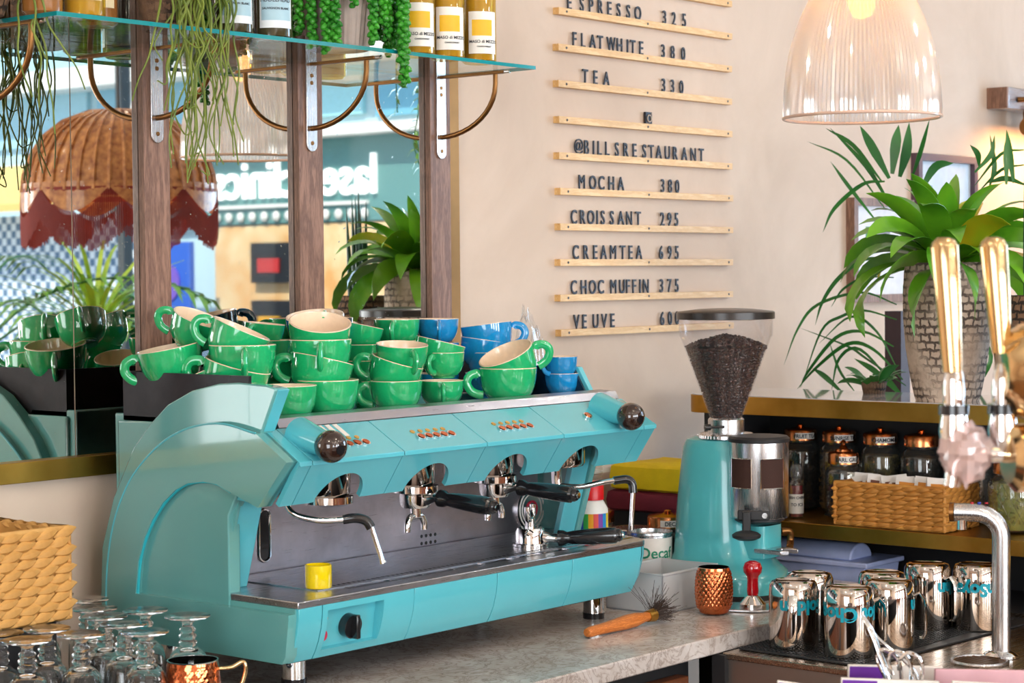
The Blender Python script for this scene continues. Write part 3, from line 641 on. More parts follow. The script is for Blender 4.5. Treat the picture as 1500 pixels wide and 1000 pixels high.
# sight glass, speaker holes, badge
ov = [(2.535+.014*cos(radians(a)), .236+(.034 if a < 180 else -.034)+.014*sin(radians(a))) for a in range(0, 360, 20)]
sgx = mk('sight_glass', G().prism([(x-.0, z) for x, z in ov], 'y', 2.7265, 2.7285), m['black'], E_)
mk('sight_glass_rim', G().tube([(x, 2.726, z) for x, z in ov], .0025, 6, close=True), m['chrome'], sgx)
for i in range(4):
    for j in range(3): mk('vent_hole', G().cyl((2.962+i*.0135, 2.7283, .160+j*.0145), (2.962+i*.0135, 2.7275, .160+j*.0145), .0036, 10), m['blackm'], E_)
bd = mk('badge', G().cyl((3.302, 2.728, .212), (3.302, 2.722, .212), .047, 36), m['chrome'], E_)
for r_ in (.040, .032): mk('badge_ring', G().tube([(3.302+r_*cos(a*pi/16), 2.7215, .212+r_*sin(a*pi/16)) for a in range(32)], .0015, 6, close=True), m['whitep'], bd)
mk('badge_mark', G().tube([(3.302+.016*cos(radians(a)), 2.7215, .212+.016*sin(radians(a))) for a in range(-60, 200, 20)], .0028, 6), matte('badge_red', 'C83048', .3), bd)
for (x, y) in ((2.432, 2.545), (3.285, 2.545), (2.432, 2.86), (3.285, 2.86)):
    f_ = mk('foot', G().lathe([(0, .012), (.0215, .012), (.0215, .054), (.0, .054)], 28, c=(x, y, 0)), m['chrome'], E_)
    mk('foot_pad', G().lathe([(0, 0), (.022, 0), (.023, .012), (0, .012)], 28, c=(x, y, 0)), m['black'], f_)

# portafilters: origin at the middle of the basket, handle towards -y
def portafilter(spouts=True, up_=False):
    p = thing('portafilter', 'x', 'portafilter', (0, 0, 0), 'portafilters')
    mk('basket', G().lathe([(0, -.012), (.026, -.012), (.030, -.004), (.031, .018), (.036, .019), (.036, .024), (.029, .024), (.027, 0), (0, 0)], 32), m['chrome'], p)
    mk('neck', G().tube([(0, -.027, .006), (0, -.045, .008), (0, -.062, .008)], .009, 12, rs=[.013, .008, .010]), m['chrome'], p)
    h_ = mk('handle', G().lathe([(0, 0), (.016, 0), (.0155, .010), (.0115, .018), (.0135, .030), (.0155, .06), (.0165, .095), (.016, .115), (.0125, .119), (.013, .123), (.010, .128), (0, .129)], 24, mx=Matrix.Translation((0, -.058, .008)) @ Matrix.Rotation(radians(94), 4, 'X')), m['black'], p)
    mk('end_cap', G().lathe([(0, 0), (.006, 0), (.006, .003), (0, .003)], 14, mx=Matrix.Translation((0, -.187, -.001)) @ Matrix.Rotation(radians(94), 4, 'X')), m['chrome'], h_)
    sp = mk('spout', G().cyl((0, 0, -.012), (0, 0, -.030), .010, 16).tube(spline([(0, 0, -.028), (.016, 0, -.030), (.024, 0, -.042), (.025, 0, -.056)], 5), .0065, 10).tube(spline([(0, 0, -.028), (-.016, 0, -.030), (-.024, 0, -.042), (-.025, 0, -.056)], 5), .0065, 10), m['chrome'], p)
    return p
P1 = portafilter(); P2 = copy_tree(P1); P3 = copy_tree(P1)
P1['label'] = 'black-handled portafilter locked in the middle group, nearest the left steam wand'; P1.location = (2.748, 2.545, .292); P1.rotation_euler = (radians(0), 0, radians(4))
P2['label'] = 'black-handled portafilter locked in the group above the resting one'; P2.location = (2.974, 2.545, .292); P2.rotation_euler = (0, 0, radians(8))
P3['label'] = 'chrome portafilter lying spout up on the drip tray'; P3.location = (3.100, 2.560, .193); P3.rotation_euler = (radians(180), 0, radians(180+27))
P3.rotation_euler = Euler((0, radians(180), radians(27)), 'XYZ')
g = G().lathe([(0, 0), (.0225, 0), (.0235, .004), (.0235, .040), (.0215, .040), (.0205, .006), (0, .006)], 32)
yc = single('yellow_cup', g, m['yellow'], 'small bright yellow tumbler standing on the drip tray', 'cup'); yc.location = (2.462, 2.512, .1692)
# ------------------------------------------------------------------ cups
def cup_proto(name, glaze, k=1.2):
    """coffee cup, rim radius 1, height k, handle towards +x"""
    p = thing(name, 'x', 'cup', (0, 0, 0))
    out = [(0, .02), (.40, .02), (.44, 0), (.52, 0), (.55, .04), (.54, .07), (.70, .17), (.83, .33), (.92, .55), (.97, .82), (1.0, 1.16)]
    out = [(r, z*k/1.2) for r, z in out]
    g = G(); g.lathe(out+[(1.0, k-.012)], 40); g.k = 1
    g.lathe([(1.0, k-.012), (.985, k+.012), (.955, k+.012), (.94, k-.02), (.91, .80*k/1.2), (.84, .5*k/1.2), (.70, .28*k/1.2), (.4, .15*k/1.2), (0, .13*k/1.2)], 40)
    mk('bowl', g, [glaze, m['cream']], p, world=False)
    pts = spline([(1.03, 0, .93*k/1.2), (1.12, 0, 1.03*k/1.2), (1.38, 0, .93*k/1.2), (1.46, 0, .68*k/1.2), (1.30, 0, .42*k/1.2), (1.06, 0, .31*k/1.2), (.90, 0, .29*k/1.2)], 5)
    mk('handle', G().tube(pts, .105, 10, flat=1.45), glaze, p, world=False); return p
CP = {'g': cup_proto('green_cup', m['green']), 'b': cup_proto('blue_cup', m['blue']), 's': cup_proto('blue_espresso_cup', m['blue'], 1.35)}
used = set()
VR = Vector((.643, -.766, 0)); VF = Vector((.766, .643, 0))
CUPS = [
('A', 2.4016, 2.83, 0.5845, 0.118, -10, 4, 180, 'g', 'leftmost green cup, tilted, its handle hanging left over the black tray wall'),
('B', 2.425, 2.77, 0.539, 0.104, -22, 0, 100, 'g', 'green cup lying slanted low between the leftmost tilted cup and the stack beside the arch'),
('C', 2.4523, 2.70, 0.553, 0.1208, 16, 3, 180, 'g', 'green cup tipped right at the bottom of the left stack, another cup set inside it'),
('D', 2.4632, 2.7, 0.5886, 0.121, 0, 0, -80, 'g', 'upright green cup, handle to the front, nested in the tipped cup of the left stack'),
('E', 2.4717, 2.71, 0.618, 0.1105, 24, 0, 180, 'g', 'green cup leaning steeply right on top of the left stack, handle raised to the left'),
('F', 2.4686, 2.82, 0.6368, 0.100, 22, 10, 180, 'g', 'green cup tilted with its pale inside showing, in front of the left walnut upright'),
('H', 2.6661, 2.86, 0.6211, 0.0813, 6, 0, -110, 'g', 'dark green cup in the back row between the leaning cup and the tall middle stack'),
('I', 2.6397, 2.82, 0.5898, 0.080, 0, 0, 60, 'g', 'green cup half hidden directly right of the nested upright cup of the left stack'),
('J', 2.5987, 2.77, 0.5511, 0.0924, -18, 5, 60, 'g', 'green cup leaning left with a pale rim edge, behind the two lowest front cups'),
('Fa', 2.4971, 2.622, 0.5158, 0.1072, 0, 0, 90, 'g', 'green cup standing on the tray right beside the turquoise arch plate'),
('Fb', 2.6092, 2.632, 0.5141, 0.1149, 0, 0, 90, 'g', 'large green cup standing at the tray front, carrying the tallest front stack'),
('M', 2.6161, 2.65, 0.5583, 0.1154, 12, -6, 178, 'g', 'green cup tipped right, handle left, second from the bottom of the tallest front stack'),
('L', 2.6239, 2.665, 0.5938, 0.1158, 0, 0, -85, 'g', 'level green cup third from the bottom of the tallest front stack'),
('K', 2.6294, 2.67, 0.6262, 0.116, 6, 18, 90, 'g', 'topmost green cup of the tallest stack, its wide cream inside open to view'),
('N', 2.7821, 2.84, 0.6334, 0.115, -3, 12, 90, 'b', 'blue cup peeping out behind the topmost open green cup'),
('O', 2.8757, 2.8, 0.6127, 0.0839, 12, -3, 200, 'g', 'green cup leaning right on the second-row stack, right of the open topmost cup'),
('V', 2.8751, 2.8, 0.5748, 0.0839, 0, 0, 90, 'g', 'green cup whose rim shows under the right-leaning cup of the second-row stack'),
('W', 2.8684, 2.8, 0.543, 0.0838, 0, 0, -90, 'g', 'green cup in the middle of the second-row stack, handle to the front'),
('X', 2.8772, 2.8, 0.505, 0.084, 0, 0, -110, 'g', 'green cup at the foot of the second-row stack, behind the front cup stack'),
('P', 3.0156, 2.84, 0.621, 0.095, 0, 0, -95, 'g', 'handle-forward green cup topping the back row, left of the blue cups'),
('P2', 3.0265, 2.84, 0.5773, 0.0953, 0, 0, 170, 'g', 'green cup second in the back stack, mostly hidden by the handle-forward cup stack'),
('P3', 3.0224, 2.84, 0.533, 0.0952, 0, 0, 90, 'g', 'green cup hidden third in the back stack behind the twin green front stacks'),
('P4', 3.0224, 2.84, 0.509, 0.0952, 0, 0, 90, 'g', 'green cup at the foot of the back stack'),
('Q', 3.1406, 2.84, 0.6191, 0.0887, 0, 0, -85, 'b', 'blue cup on top of the back row with its handle forward, beside the mirror edge'),
('Q2', 3.1412, 2.84, 0.569, 0.0887, 0, 0, 90, 'b', 'blue cup under the handle-forward blue cup of the back row'),
('Q3', 3.1406, 2.84, 0.5220, 0.0887, 0, 0, 90, 'b', 'lowest blue cup of the back row stack'),
('R', 3.2141, 2.77, 0.6059, 0.1088, -7, -2, 0, 'b', 'topmost blue cup of the right stack, its handle sticking out to the right'),
('S', 3.2122, 2.77, 0.5735, 0.1029, 8, -2, 90, 'b', 'slightly tipped blue cup directly under the topmost right-handled blue cup'),
('T', 3.2084, 2.76, 0.5482, 0.090, 0, 0, 90, 'b', 'blue cup third from the top of the right blue stack'),
('U', 3.1976, 2.755, 0.5059, 0.0904, 0, 0, -90, 'b', 'blue cup at the foot of the right blue stack, handle forward'),
('Y1', 2.7836, 2.625, 0.5166, 0.0995, 0, 0, 182, 'g', 'green cup at the tray front, handle left, under a tipped and an open cup'),
('Y2', 2.8104, 2.645, 0.5475, 0.1029, 17, 3, 180, 'g', 'green cup tipped right in the middle of the central front stack, holding another cup'),
('Y3', 2.8283, 2.65, 0.5786, 0.1008, 3, 6, -65, 'g', 'green cup set in the tipped cup, handle forward, on top of the central front stack'),
('Z1', 2.9401, 2.650, 0.516, 0.0868, 0, 0, -85, 'g', 'green cup with its handle straight forward at the tray front, right of the central stack'),
('Z2', 2.9903, 2.69, 0.5567, 0.0853, 0, 0, -115, 'g', 'upright green cup on the forward-handled front cup'),
('Z3', 2.9954, 2.70, 0.5779, 0.101, 14, -3, 90, 'g', 'green cup sloping right on top, between the central stack and the blue cups'),
('AA', 3.1126, 2.625, 0.517, 0.1171, 0, 0, 195, 'g', 'rightmost green cup on the tray, upright, carrying a tilted open cup'),
('AB', 3.1046, 2.625, 0.5526, 0.1155, -22, 16, 0, 'g', 'tilted green cup with wide cream inside and handle right, the rightmost green cup on top'),
('AC1', 3.3083, 2.76, 0.5228, 0.064, 0, 0, 90, 's', 'small blue cup half hidden behind the rightmost green cups, upper of two'),
('AC2', 3.3104, 2.76, 0.494, 0.0643, 0, 0, 90, 's', 'small blue cup half hidden behind the rightmost green cups, lower of two'),
('AD', 3.3285, 2.66, 0.5368, 0.0697, 0, 0, -140, 's', 'small blue espresso cup on top of its twin at the right end of the tray'),
('AE', 3.3303, 2.66, 0.4990, 0.0727, 0, 0, 90, 's', 'small blue espresso cup standing on the tray at its right end under its twin')]
for n, x, y, zr, D, roll, tow, az, col, lab in CUPS:
    o = CP[col] if col not in used else copy_tree(CP[col]); used.add(col); k = 1.35 if col == 's' else 1.2
    s_ = D/2; R = Matrix.Rotation(radians(roll), 3, VF) @ Matrix.Rotation(radians(tow), 3, VR)
    R = R @ Matrix.Rotation(radians(-50+az), 3, 'Z'); ax = R @ Vector((0, 0, 1))
    b_ = Vector((x, y, zr))-ax*(k*s_)
    low = abs(roll) < 1 and abs(tow) < 1 and n in ('Fa', 'Fb', 'Y1', 'Z1', 'AA', 'AE', 'X', 'P4', 'Q3', 'U', 'AC2')
    if low: b_.z = .4520
    o.rotation_mode = 'QUATERNION'; o.rotation_quaternion = R.to_quaternion(); o.location = b_; o.scale = (s_, s_, s_)
    o['label'] = lab; o['group'] = {'g': 'green cups piled on the espresso machine', 'b': 'blue cups piled on the espresso machine', 's': 'small blue cups on the espresso machine'}[col]

# ------------------------------------------------------------------ grinder
gx, gy = 3.72, 2.507
gd = thing('coffee_grinder', 'turquoise coffee grinder with a clear cone hopper full of beans', 'coffee grinder', (gx, gy, 0))
def ell(cx, cy, rx, ry, z, n=40, sq=2.6):
    out = []
    for i in range(n):
        a = 2*pi*i/n; c, s_ = cos(a), sin(a); out.append((cx+rx*(abs(c)**(2/sq))*(1 if c >= 0 else -1), cy+ry*(abs(s_)**(2/sq))*(1 if s_ >= 0 else -1), z))
    return out
def loft(rows, n=40):
    g = G(); g.v = [p for r in rows for p in r]; k = len(rows)
    for i in range(k-1):
        for j in range(n): g.f.append((i*n+j, i*n+(j+1) % n, (i+1)*n+(j+1) % n, (i+1)*n+j))
    g.f.append(tuple(range(n))[::-1]); g.f.append(tuple((k-1)*n+j for j in range(n))); g.mi = [0]*len(g.f); return g
R_ = [(0, .110, .135, .012), (0, .112, .137, .035), (.002, .110, .134, .055), (.006, .098, .120, .070), (.012, .088, .107, .090), (.018, .083, .098, .13), (.020, .078, .092, .20), (.020, .070, .084, .28), (.020, .066, .078, .325), (.02, .060, .070, .342), (.02, .045, .052, .349)]
mk('body', loft([ell(gx, gy+dy, rx, ry, z) for dy, rx, ry, z in R_]), m['turqg'], gd)
mk('base_ring', loft([ell(gx, gy, .108, .133, 0), ell(gx, gy, .110, .135, .0115)]), m['black'], gd)
mk('front_block', loft([ell(gx, 2.425, .045, .042, z, sq=4) for z in (.09, .10, .16)]), m['turqg'], gd)
hc = mk('collar', G().lathe([(0, .345), (.062, .345), (.062, .352), (.058, .356), (.040, .358), (.040, .386), (.036, .390), (0, .390)], 36, c=(gx, gy, 0)), m['steelv'], gd)
g = G()
for i in range(48): a = 2*pi*i/48; g.box(-.0012, .0012, .060, .0635, .346, .352, Matrix.Translation((gx, gy, 0)) @ Matrix.Rotation(a, 4, 'Z'))
mk('dial_teeth', g, m['chrome'], hc, kind='stuff')
mk('lock_screw', G().tube([(gx-.038, gy-.02, .372), (gx-.062, gy+.0, .372)], .003).cyl((gx-.062, gy, .372), (gx-.072, gy+.008, .372), .007, 12), m['black'], hc)
hp = [(.036, .386), (.037, .392), (.0995, .566), (.1035, .572), (.1045, .612)]
mk('hopper', G().lathe(hp+[(r-.0022, z) for r, z in hp[::-1]], 56, c=(gx, gy, 0), close=True), m['hopper'], gd)
mk('hopper_lid', G().lathe([(0, .607), (.102, .607), (.1085, .608), (.1085, .6225), (.105, .625), (.06, .630), (.03, .6315), (0, .632)], 56, c=(gx, gy, 0)), m['lid'], gd)
# beans: on the cone wall and heaped on top
random.seed(11); g = G()
bean = G(); bean.lathe([(0, -1), (.62, -.72), (.9, 0), (.62, .72), (0, 1)], 7)
def addbean(p, s_=.0048):
    q = Euler((random.uniform(0, 6.3), random.uniform(0, 6.3), random.uniform(0, 6.3))).to_matrix().to_4x4(); M0 = Matrix.Translation(p) @ q @ Matrix.Diagonal((s_*.62, s_*.85, s_, 1))
    g.add([M0 @ Vector(v) for v in bean.v], bean.f)
z = .394
while z < .548:
    r = .033+(z-.392)*.36; nn = max(10, int(2*pi*r/.0072))
    for i in range(nn):
        a = 2*pi*(i+random.random()*.6)/nn; addbean((gx+(r-.003)*cos(a), gy+(r-.003)*sin(a), z+random.uniform(-.002, .002)))
    z += .0062
for i in range(900):
    r = .088*sqrt(random.random()); a = random.uniform(0, 2*pi); zt = .549+.019*(1-(r/.088)**2)+.004*sin(a*2+1)
    addbean((gx+r*cos(a), gy+r*sin(a), zt+random.uniform(-.003, .002)))
mk('coffee_beans', g, m['beans'], gd, kind='stuff')
mk('bean_core', G().lathe([(0, .394), (.028, .394), (.082, .545), (.06, .556), (0, .562)], 30, c=(gx, gy, 0)), m['beans'], gd)
# doser
dx, dy = 3.705, 2.412
dl = [(0, .178), (.062, .178), (.0645, .182), (.0645, .342), (0, .342)]
ds = mk('doser', G().lathe(dl, 48, c=(dx, dy, 0)), m['steelv'], gd)
mk('doser_lid', G().lathe([(0, .3425), (.066, .3425), (.067, .350), (.062, .355), (.03, .3575), (0, .358)], 48, c=(dx, dy, 0)), m['blackm'], gd)
mk('doser_base', G().lathe([(0, .166), (.045, .166), (.055, .172), (.055, .178), (0, .178)], 40, c=(dx, dy, 0)), m['blackm'], gd)
def curved_window(a0, a1, z0, z1, r=.0652):
    g = G(); n = 8; rr = radians
    ol = []
    for i in range(n+1): ol.append((a0+(a1-a0)*i/n, z0))
    for i in range(n+1): ol.append((a1-(a1-a0)*i/n, z1))
    for rad in (r, r+.0012):
        for a, z in ol: g.v.append((dx+rad*cos(rr(a)), dy+rad*sin(rr(a)), z))
    k = len(ol)
    for i in range(n): g.f += [(k+i, k+i+1, k+k-2-i, k+k-1-i)]
    for i in range(k): g.f.append((i, (i+1) % k, k+(i+1) % k, k+i))
    g.mi = [0]*len(g.f); return g
for a0, a1 in ((-209, -161), (-144, -96)):
    w_ = mk('doser_window', curved_window(a0, a1, .246, .308), m['ground'], ds, label='window onto dark ground coffee')
    mk('window_rim', G().tube([(dx+.0665*cos(radians(a)), dy+.0665*sin(radians(a)), z) for a, z in [(a, .245) for a in range(a0, a1+1, 6)]+[(a, .309) for a in range(a1, a0-1, -6)]], .0012, 6, close=True), m['chrome'], gd)
LR = Matrix.Translation((dx, dy, 0)) @ Matrix.Rotation(radians(-57), 4, 'Z')
lv = mk('lever', G().box(-.046, .022, -.074, -.060, .178, .200, LR).box(-.036, -.018, -.088, -.066, .150, .198, LR), m['blackm'], gd, bevel=.003)
mk('lever_knob', placed(G().lathe([(0, .138), (.020, .138), (.030, .143), (.031, .149), (.024, .154), (.010, .158), (0, .159)], 30, c=(-.027, -.083, 0)), LR), m['blackm'], lv)
mk('lever_screw', placed(G().cyl((.012, -.074, .189), (.012, -.0765, .189), .006, 14), LR), m['chrome'], lv)
mk('portafilter_fork', G().prism([(dx-.03, dy-.005), (dx-.032, dy-.075), (dx-.018, dy-.088), (dx-.012, dy-.05), (dx+.012, dy-.05), (dx+.018, dy-.088), (dx+.032, dy-.075), (dx+.03, dy-.005)], 'z', .102, .112), m['steel'], gd, bevel=.002)
mk('chrome_hook', G().tube(spline([(dx+.055, dy-.02, .142), (dx+.075, dy-.03, .140), (dx+.078, dy-.03, .118), (dx+.06, dy-.04, .108)], 5), .008, 10), m['bronze'], gd)

# ------------------------------------------------------------------ things round the grinder and behind the machine
def lath(name, prof, mt, loc, label, cat, n=32, group=None, **k):
    o = single(name, G().lathe(prof, n), mt, label, cat, group, **k); o.location = loc; return o
# copper tumbler with a diamond-hammered skin
def hammered(r0, prof, n, rows, amp):
    g = G(); H0, H1 = prof[0][1], prof[-1][1]
    def rad(z):
        for (ra, za), (rb, zb) in zip(prof, prof[1:]):
            if za <= z <= zb: return ra+(rb-ra)*(z-za)/(zb-za)
        return prof[-1][0]
    for i in range(rows+1):
        z = H0+(H1-H0)*i/rows
        for j in range(n):
            a = 2*pi*j/n; b_ = 0
            if .12 < i/rows < .93: b_ = amp*(abs(sin(a*12+i/rows*22))*abs(sin(-a*12+i/rows*22)))
            g.v.append(((rad(z)+b_)*cos(a), (rad(z)+b_)*sin(a), z))
    for i in range(rows):
        for j in range(n): g.f.append((i*n+j, i*n+(j+1) % n, (i+1)*n+(j+1) % n, (i+1)*n+j))
    g.mi = [0]*len(g.f); return g
t = thing('copper_tumbler', 'round copper tumbler with a diamond-hammered surface beside the pastry brush', 'tumbler', (3.475, 2.375, 0))
pr = [(.020, 0), (.030, .004), (.036, .02), (.0385, .045), (.0375, .07), (.033, .098)]
mk('cup', hammered(0, pr, 144, 60, .0022), m['copper'], t, world=False, ang=60)
mk('lining', G().lathe([(.033, .098), (.0315, .0985), (.034, .07), (.035, .045), (.03, .012), (0, .008)], 40), m['chrome'], t, world=False)
mk('bottom', G().lathe([(0, .001), (.020, 0)], 40), m['copper'], t, world=False)
# brush
t = thing('counter_brush', 'round brush with an orange wooden handle and splayed dark bristles', 'brush', (3.24, 2.40, 0))
a, b_ = Vector((3.085, 2.408, .012)), Vector((3.335, 2.402, .020)); d = (b_-a).normalized()
mx = Matrix.Translation(a) @ d.to_track_quat('Z', 'Y').to_matrix().to_4x4()
mk('handle', G().lathe([(0, 0), (.008, .001), (.0105, .01), (.0105, .04), (.012, .08), (.0145, .12), (.014, .155), (.010, .18), (.0095, .195), (0, .196)], 20, mx=mx), wood('orange_beech', 'D8823C', 'B05E22', (3, 30, 30)), t)
mk('ferrule', G().lathe([(0, .194), (.0115, .194), (.0135, .215), (0, .216)], 20, mx=mx), m['brass'], t)
g = G(); random.seed(5)
for i in range(260):
    p = a+d*.213+Vector((0, random.uniform(-.010, .010), random.uniform(-.009, .010))); s_ = Vector((random.uniform(.6, 1), random.gauss(0, .28), random.gauss(.08, .22))).normalized()
    L = random.uniform(.035, .055) if i < 230 else random.uniform(.05, .075)
    if i >= 230: s_ = Vector((random.uniform(-.5, .7), random.gauss(0, .5), random.uniform(.4, 1))).normalized()
    q = p+s_*L; q.z = max(q.z, .002); g.tube([p, (p+q)/2+Vector((0, 0, .002)), q], .0006 if i < 230 else .0004, 3)
mk('bristles', g, m['bristle'], t, kind='stuff')
# tamper on its plate
g = G().prism([(3.500, 2.385), (3.535, 2.300), (3.56, 2.285), (3.605, 2.290), (3.63, 2.33), (3.60, 2.40), (3.57, 2.42), (3.52, 2.415)], 'z', 0.0005, .006)
single('tamping_plate', g, m['steel'], 'polished steel tamping plate lying by the grinder foot', 'plate', bevel=.002)
t = thing('tamper', 'red-handled coffee tamper with a polished steel foot', 'tamper', (3.565, 2.338, .006))
mk('foot', G().lathe([(0, 0), (.028, 0), (.028, .008), (.024, .012), (.015, .022), (.010, .026), (0, .026)], 32), m['chrome'], t, world=False)
mk('handle', G().lathe([(0, .026), (.0115, .026), (.0125, .035), (.0115, .055), (.013, .066), (.0195, .074), (.0205, .084), (.0165, .094), (.008, .098), (0, .0985)], 28), m['red'], t, world=False)
# frosted tub
def tubbox(g, x0, x1, y0, y1, z0, z1, w=.003, fl=.006):
    g.box(x0, x1, y0, y1, z0, z0+w); g.box(x0, x0+w, y0, y1, z0, z1); g.box(x1-w, x1, y0, y1, z0, z1); g.box(x0, x1, y0, y0+w, z0, z1); g.box(x0, x1, y1-w, y1, z0, z1)
    return g
g = tubbox(G(), 3.40, 3.60, 2.452, 2.60, 0, .082)
o = single('frosted_tub', g, m['frost'], 'translucent white plastic tub behind the copper tumbler', 'tub')
mk('rim', G().tube([(-.10, -.074, .082), (.10, -.074, .082), (.10, .074, .082), (-.10, .074, .082)], .0035, 6, close=True), m['frost'], o, world=False)
# tin with label
t = thing('decaf_tin', 'white labelled tin with green script, standing in the frosted tub', 'tin', (3.64, 2.66, 0))
mk('can', G().lathe([(0, 0), (.052, 0), (.052, .006), (.050, .008), (.050, .128), (.052, .130), (.0515, .135), (.047, .135), (.046, .128), (0, .128)], 40), m['steelv'], t, world=False)
mk('label', G().lathe([(.0506, .012), (.0506, .124)], 40), m['paper'], t, world=False, label='white paper label')
VA = radians(-140)
mk('script', wrap_text('Decaf', .034, .0508, .080, radians(-125), .0006), matte('green_ink', '1E8A6A', .5), t, world=False)
g = G(); random.seed(2)
for i in range(6):
    mk('print_line', wrap_text('-'*9, .012, .0508, .062-i*.008, radians(-125), .0), m['ink'], t, world=False)
t2 = thing('steel_tin', 'plain steel tin with a raised lid just behind the labelled tin', 'tin', (3.70, 2.75, 0))
mk('can', G().lathe([(0, 0), (.052, 0), (.052, .118), (.055, .120), (.055, .128), (.05, .130), (.04, .127), (0, .127)], 40), m['steelv'], t2, world=False)
def lidded_jar(name, loc, r, h, lab, text=None, fill=None, group=None, glass='jarglass', plain=False):
    t = thing(name, lab, 'jar', loc, group)
    prof = [(0, .004), (r*.8, .004), (r, .02), (r, h*.72), (r*.92, h*.80), (r*.72, h*.85), (r*.72, h*.90)]
    mk('glass', G().lathe(prof+[(max(a-.0022, 0), z+.002) for a, z in prof[::-1]], 32, close=False), m[glass], t, world=False)
    if fill:
        random.seed(len(lab)+int(loc[1]*100)); g = G()
        hh = h*.74
        for i in range(420):
            a = random.uniform(0, 2*pi); rr = (r-.007)*(random.random()**.15); z = random.uniform(.012, hh)
            g.add([Vector((rr*cos(a), rr*sin(a), z))+Vector([random.uniform(-.008, .008) for _ in range(3)]) for _ in range(4)], [(0, 1, 2), (0, 2, 3), (0, 3, 1), (1, 3, 2)])
        g.lathe([(0, .008), (r-.012, .008), (r-.010, hh), (0, hh+.004)], 20)
        mk('contents', g, fill, t, world=False, kind='stuff')
    lr = r*.82; z0 = h*.88; kz = .45 if 'row' in lab or 'behind' in lab else 1
    mk('lid', G().lathe([(0, z0), (lr, z0), (lr, z0+.022), (lr*.95, z0+.026), (lr*.6, z0+.029), (lr*.55, z0+.026+.008*kz), (lr*.3, z0+.026+.010*kz), (lr*.16, z0+.026+.018*kz), (lr*.2, z0+.026+.024*kz), (lr*.1, z0+.026+.029*kz), (0, z0+.026+.030*kz)], 36), m['copperlid'], t, world=False)
    if text:
        mk('label_band', G().lathe([(0, 0)], 3) if 0 else G().add([((lr+.0008)*cos(radians(a)), (lr+.0008)*sin(radians(a)), z) for a in range(-165, -94, 7) for z in (z0+.004, z0+.019)], [(i*2, i*2+2, i*2+3, i*2+1) for i in range(10)]), m['paper'], t, world=False)
        mk('label_text', wrap_text(text, .0125, lr+.001, z0+.0072, radians(-130), .0003), m['ink'], t, world=False)
    return t
leafdark = matte('dark_tea', '3A2A1C', .8, c2='14100C'); leafgold = matte('golden_herbs', '8A6A2A', .8, c2='4A3A1C'); leafamber = matte('amber_tea', '7A4A1E', .8, c2='2A1A10')
lidded_jar('tea_jar', (3.70, 2.86, 0), .055, .155, 'copper-lidded jar farther back between the machine and the yellow cloths', None, leafdark, 'copper-lidded tea jars')
lidded_jar('tea_jar', (3.745, 2.685, .0), .058, .150, 'copper-lidded jar with a small label, right behind the steel tins', 'DECAF', leafdark, 'copper-lidded tea jars')
# white bottle with red lid
t = thing('powder_bottle', 'white bottle with a red cap and rainbow label behind the machine end', 'bottle', (3.53, 2.74, 0))
mk('bottle', G().lathe([(0, 0), (.035, 0), (.038, .005), (.038, .19), (.030, .205), (.026, .21), (0, .21)], 32), m['whitep'], t, world=False)
mk('cap', G().lathe([(0, .211), (.029, .211), (.029, .247), (.027, .250), (0, .250)], 32), m['redp'], t, world=False)
for i, c in enumerate(('2A4AB0', '3AA048', 'E8A020', 'D83A28', '7A3AA0', '2A8AC8', 'E8D020')):
    g = G(); a0 = -185+i*17
    g.add([(.0386*cos(radians(a)), .0386*sin(radians(a)), z) for a in (a0, a0+6, a0+11, a0+17) for z in (.145, .182)], [(j*2, j*2+2, j*2+3, j*2+1) for j in range(3)])
    mk('label_stripe', g, matte('stripe'+c, c, .4), t, world=False)
mk('label_lower', G().lathe([(.0384, .10), (.0384, .144)], 32), matte('label_blue', '2A5AC0', .4), t, world=False)
# stack of clear cups and lids
g = G()
for i in range(9): g.lathe([(.034, .215+i*.0085), (.040, .217+i*.0085), (.040, .221+i*.0085), (.034, .222+i*.0085)], 28, c=(3.665, 2.86, 0))
g.lathe([(.030, .0), (.036, .215), (.034, .215), (.028, .002)], 28, c=(3.665, 2.86, 0), close=True)
single('cup_lid_stack', g, m['film'], 'stack of clear plastic cups and lids against the wall', 'cups')
# bags and cloths
def crumple(name, c, r, sc, seed, lab, mt, cat='bag', n=22, amp=.35):
    random.seed(seed); g = G(); k = 14; off = [Vector((random.uniform(-1, 1), random.uniform(-1, 1), random.uniform(-1, 1))).normalized() for _ in range(26)]; am = [random.uniform(.3, 1) for _ in off]
    for i in range(k+1):
        th = pi*i/k
        for j in range(n):
            a = 2*pi*j/n; d = Vector((sin(th)*cos(a), sin(th)*sin(a), cos(th)))
            f = 1+amp*sum(am[q]*abs(((d.dot(off[q])*3+q) % 1)-.5) for q in range(26))/6-amp*.9
            f *= 1+random.uniform(-.06, .06)
            g.v.append((c[0]+d.x*r*sc[0]*f, c[1]+d.y*r*sc[1]*f, c[2]+d.z*r*sc[2]*f))
    for i in range(k):
        for j in range(n): g.f.append((i*n+j, i*n+(j+1) % n, (i+1)*n+(j+1) % n, (i+1)*n+j))
    g.mi = [0]*len(g.f); return single(name, g, mt, lab, cat, ang=18)
crumple('plastic_bag', (3.462, 2.865, .445), .05, (.8, .6, 3.9), 4, 'crumpled clear plastic bag rising behind the rightmost cups', m['film'])
crumple('plastic_bag', (3.575, 2.93, .425), .035, (.8, .6, 5), 9, 'smaller twisted clear plastic bag by the lowest menu rail', m['film'])
crumple('plastic_bag', (3.80, 2.93, .33), .045, (.8, .6, 1.75), 12, 'crumpled clear bag against the wall under the right steam knob', m['film'])
single('bag_shelf', G().box(3.42, 3.86, 2.90, 2.995, .24, .252), m['white'], 'narrow white ledge fixed to the wall behind the machine end', 'ledge')
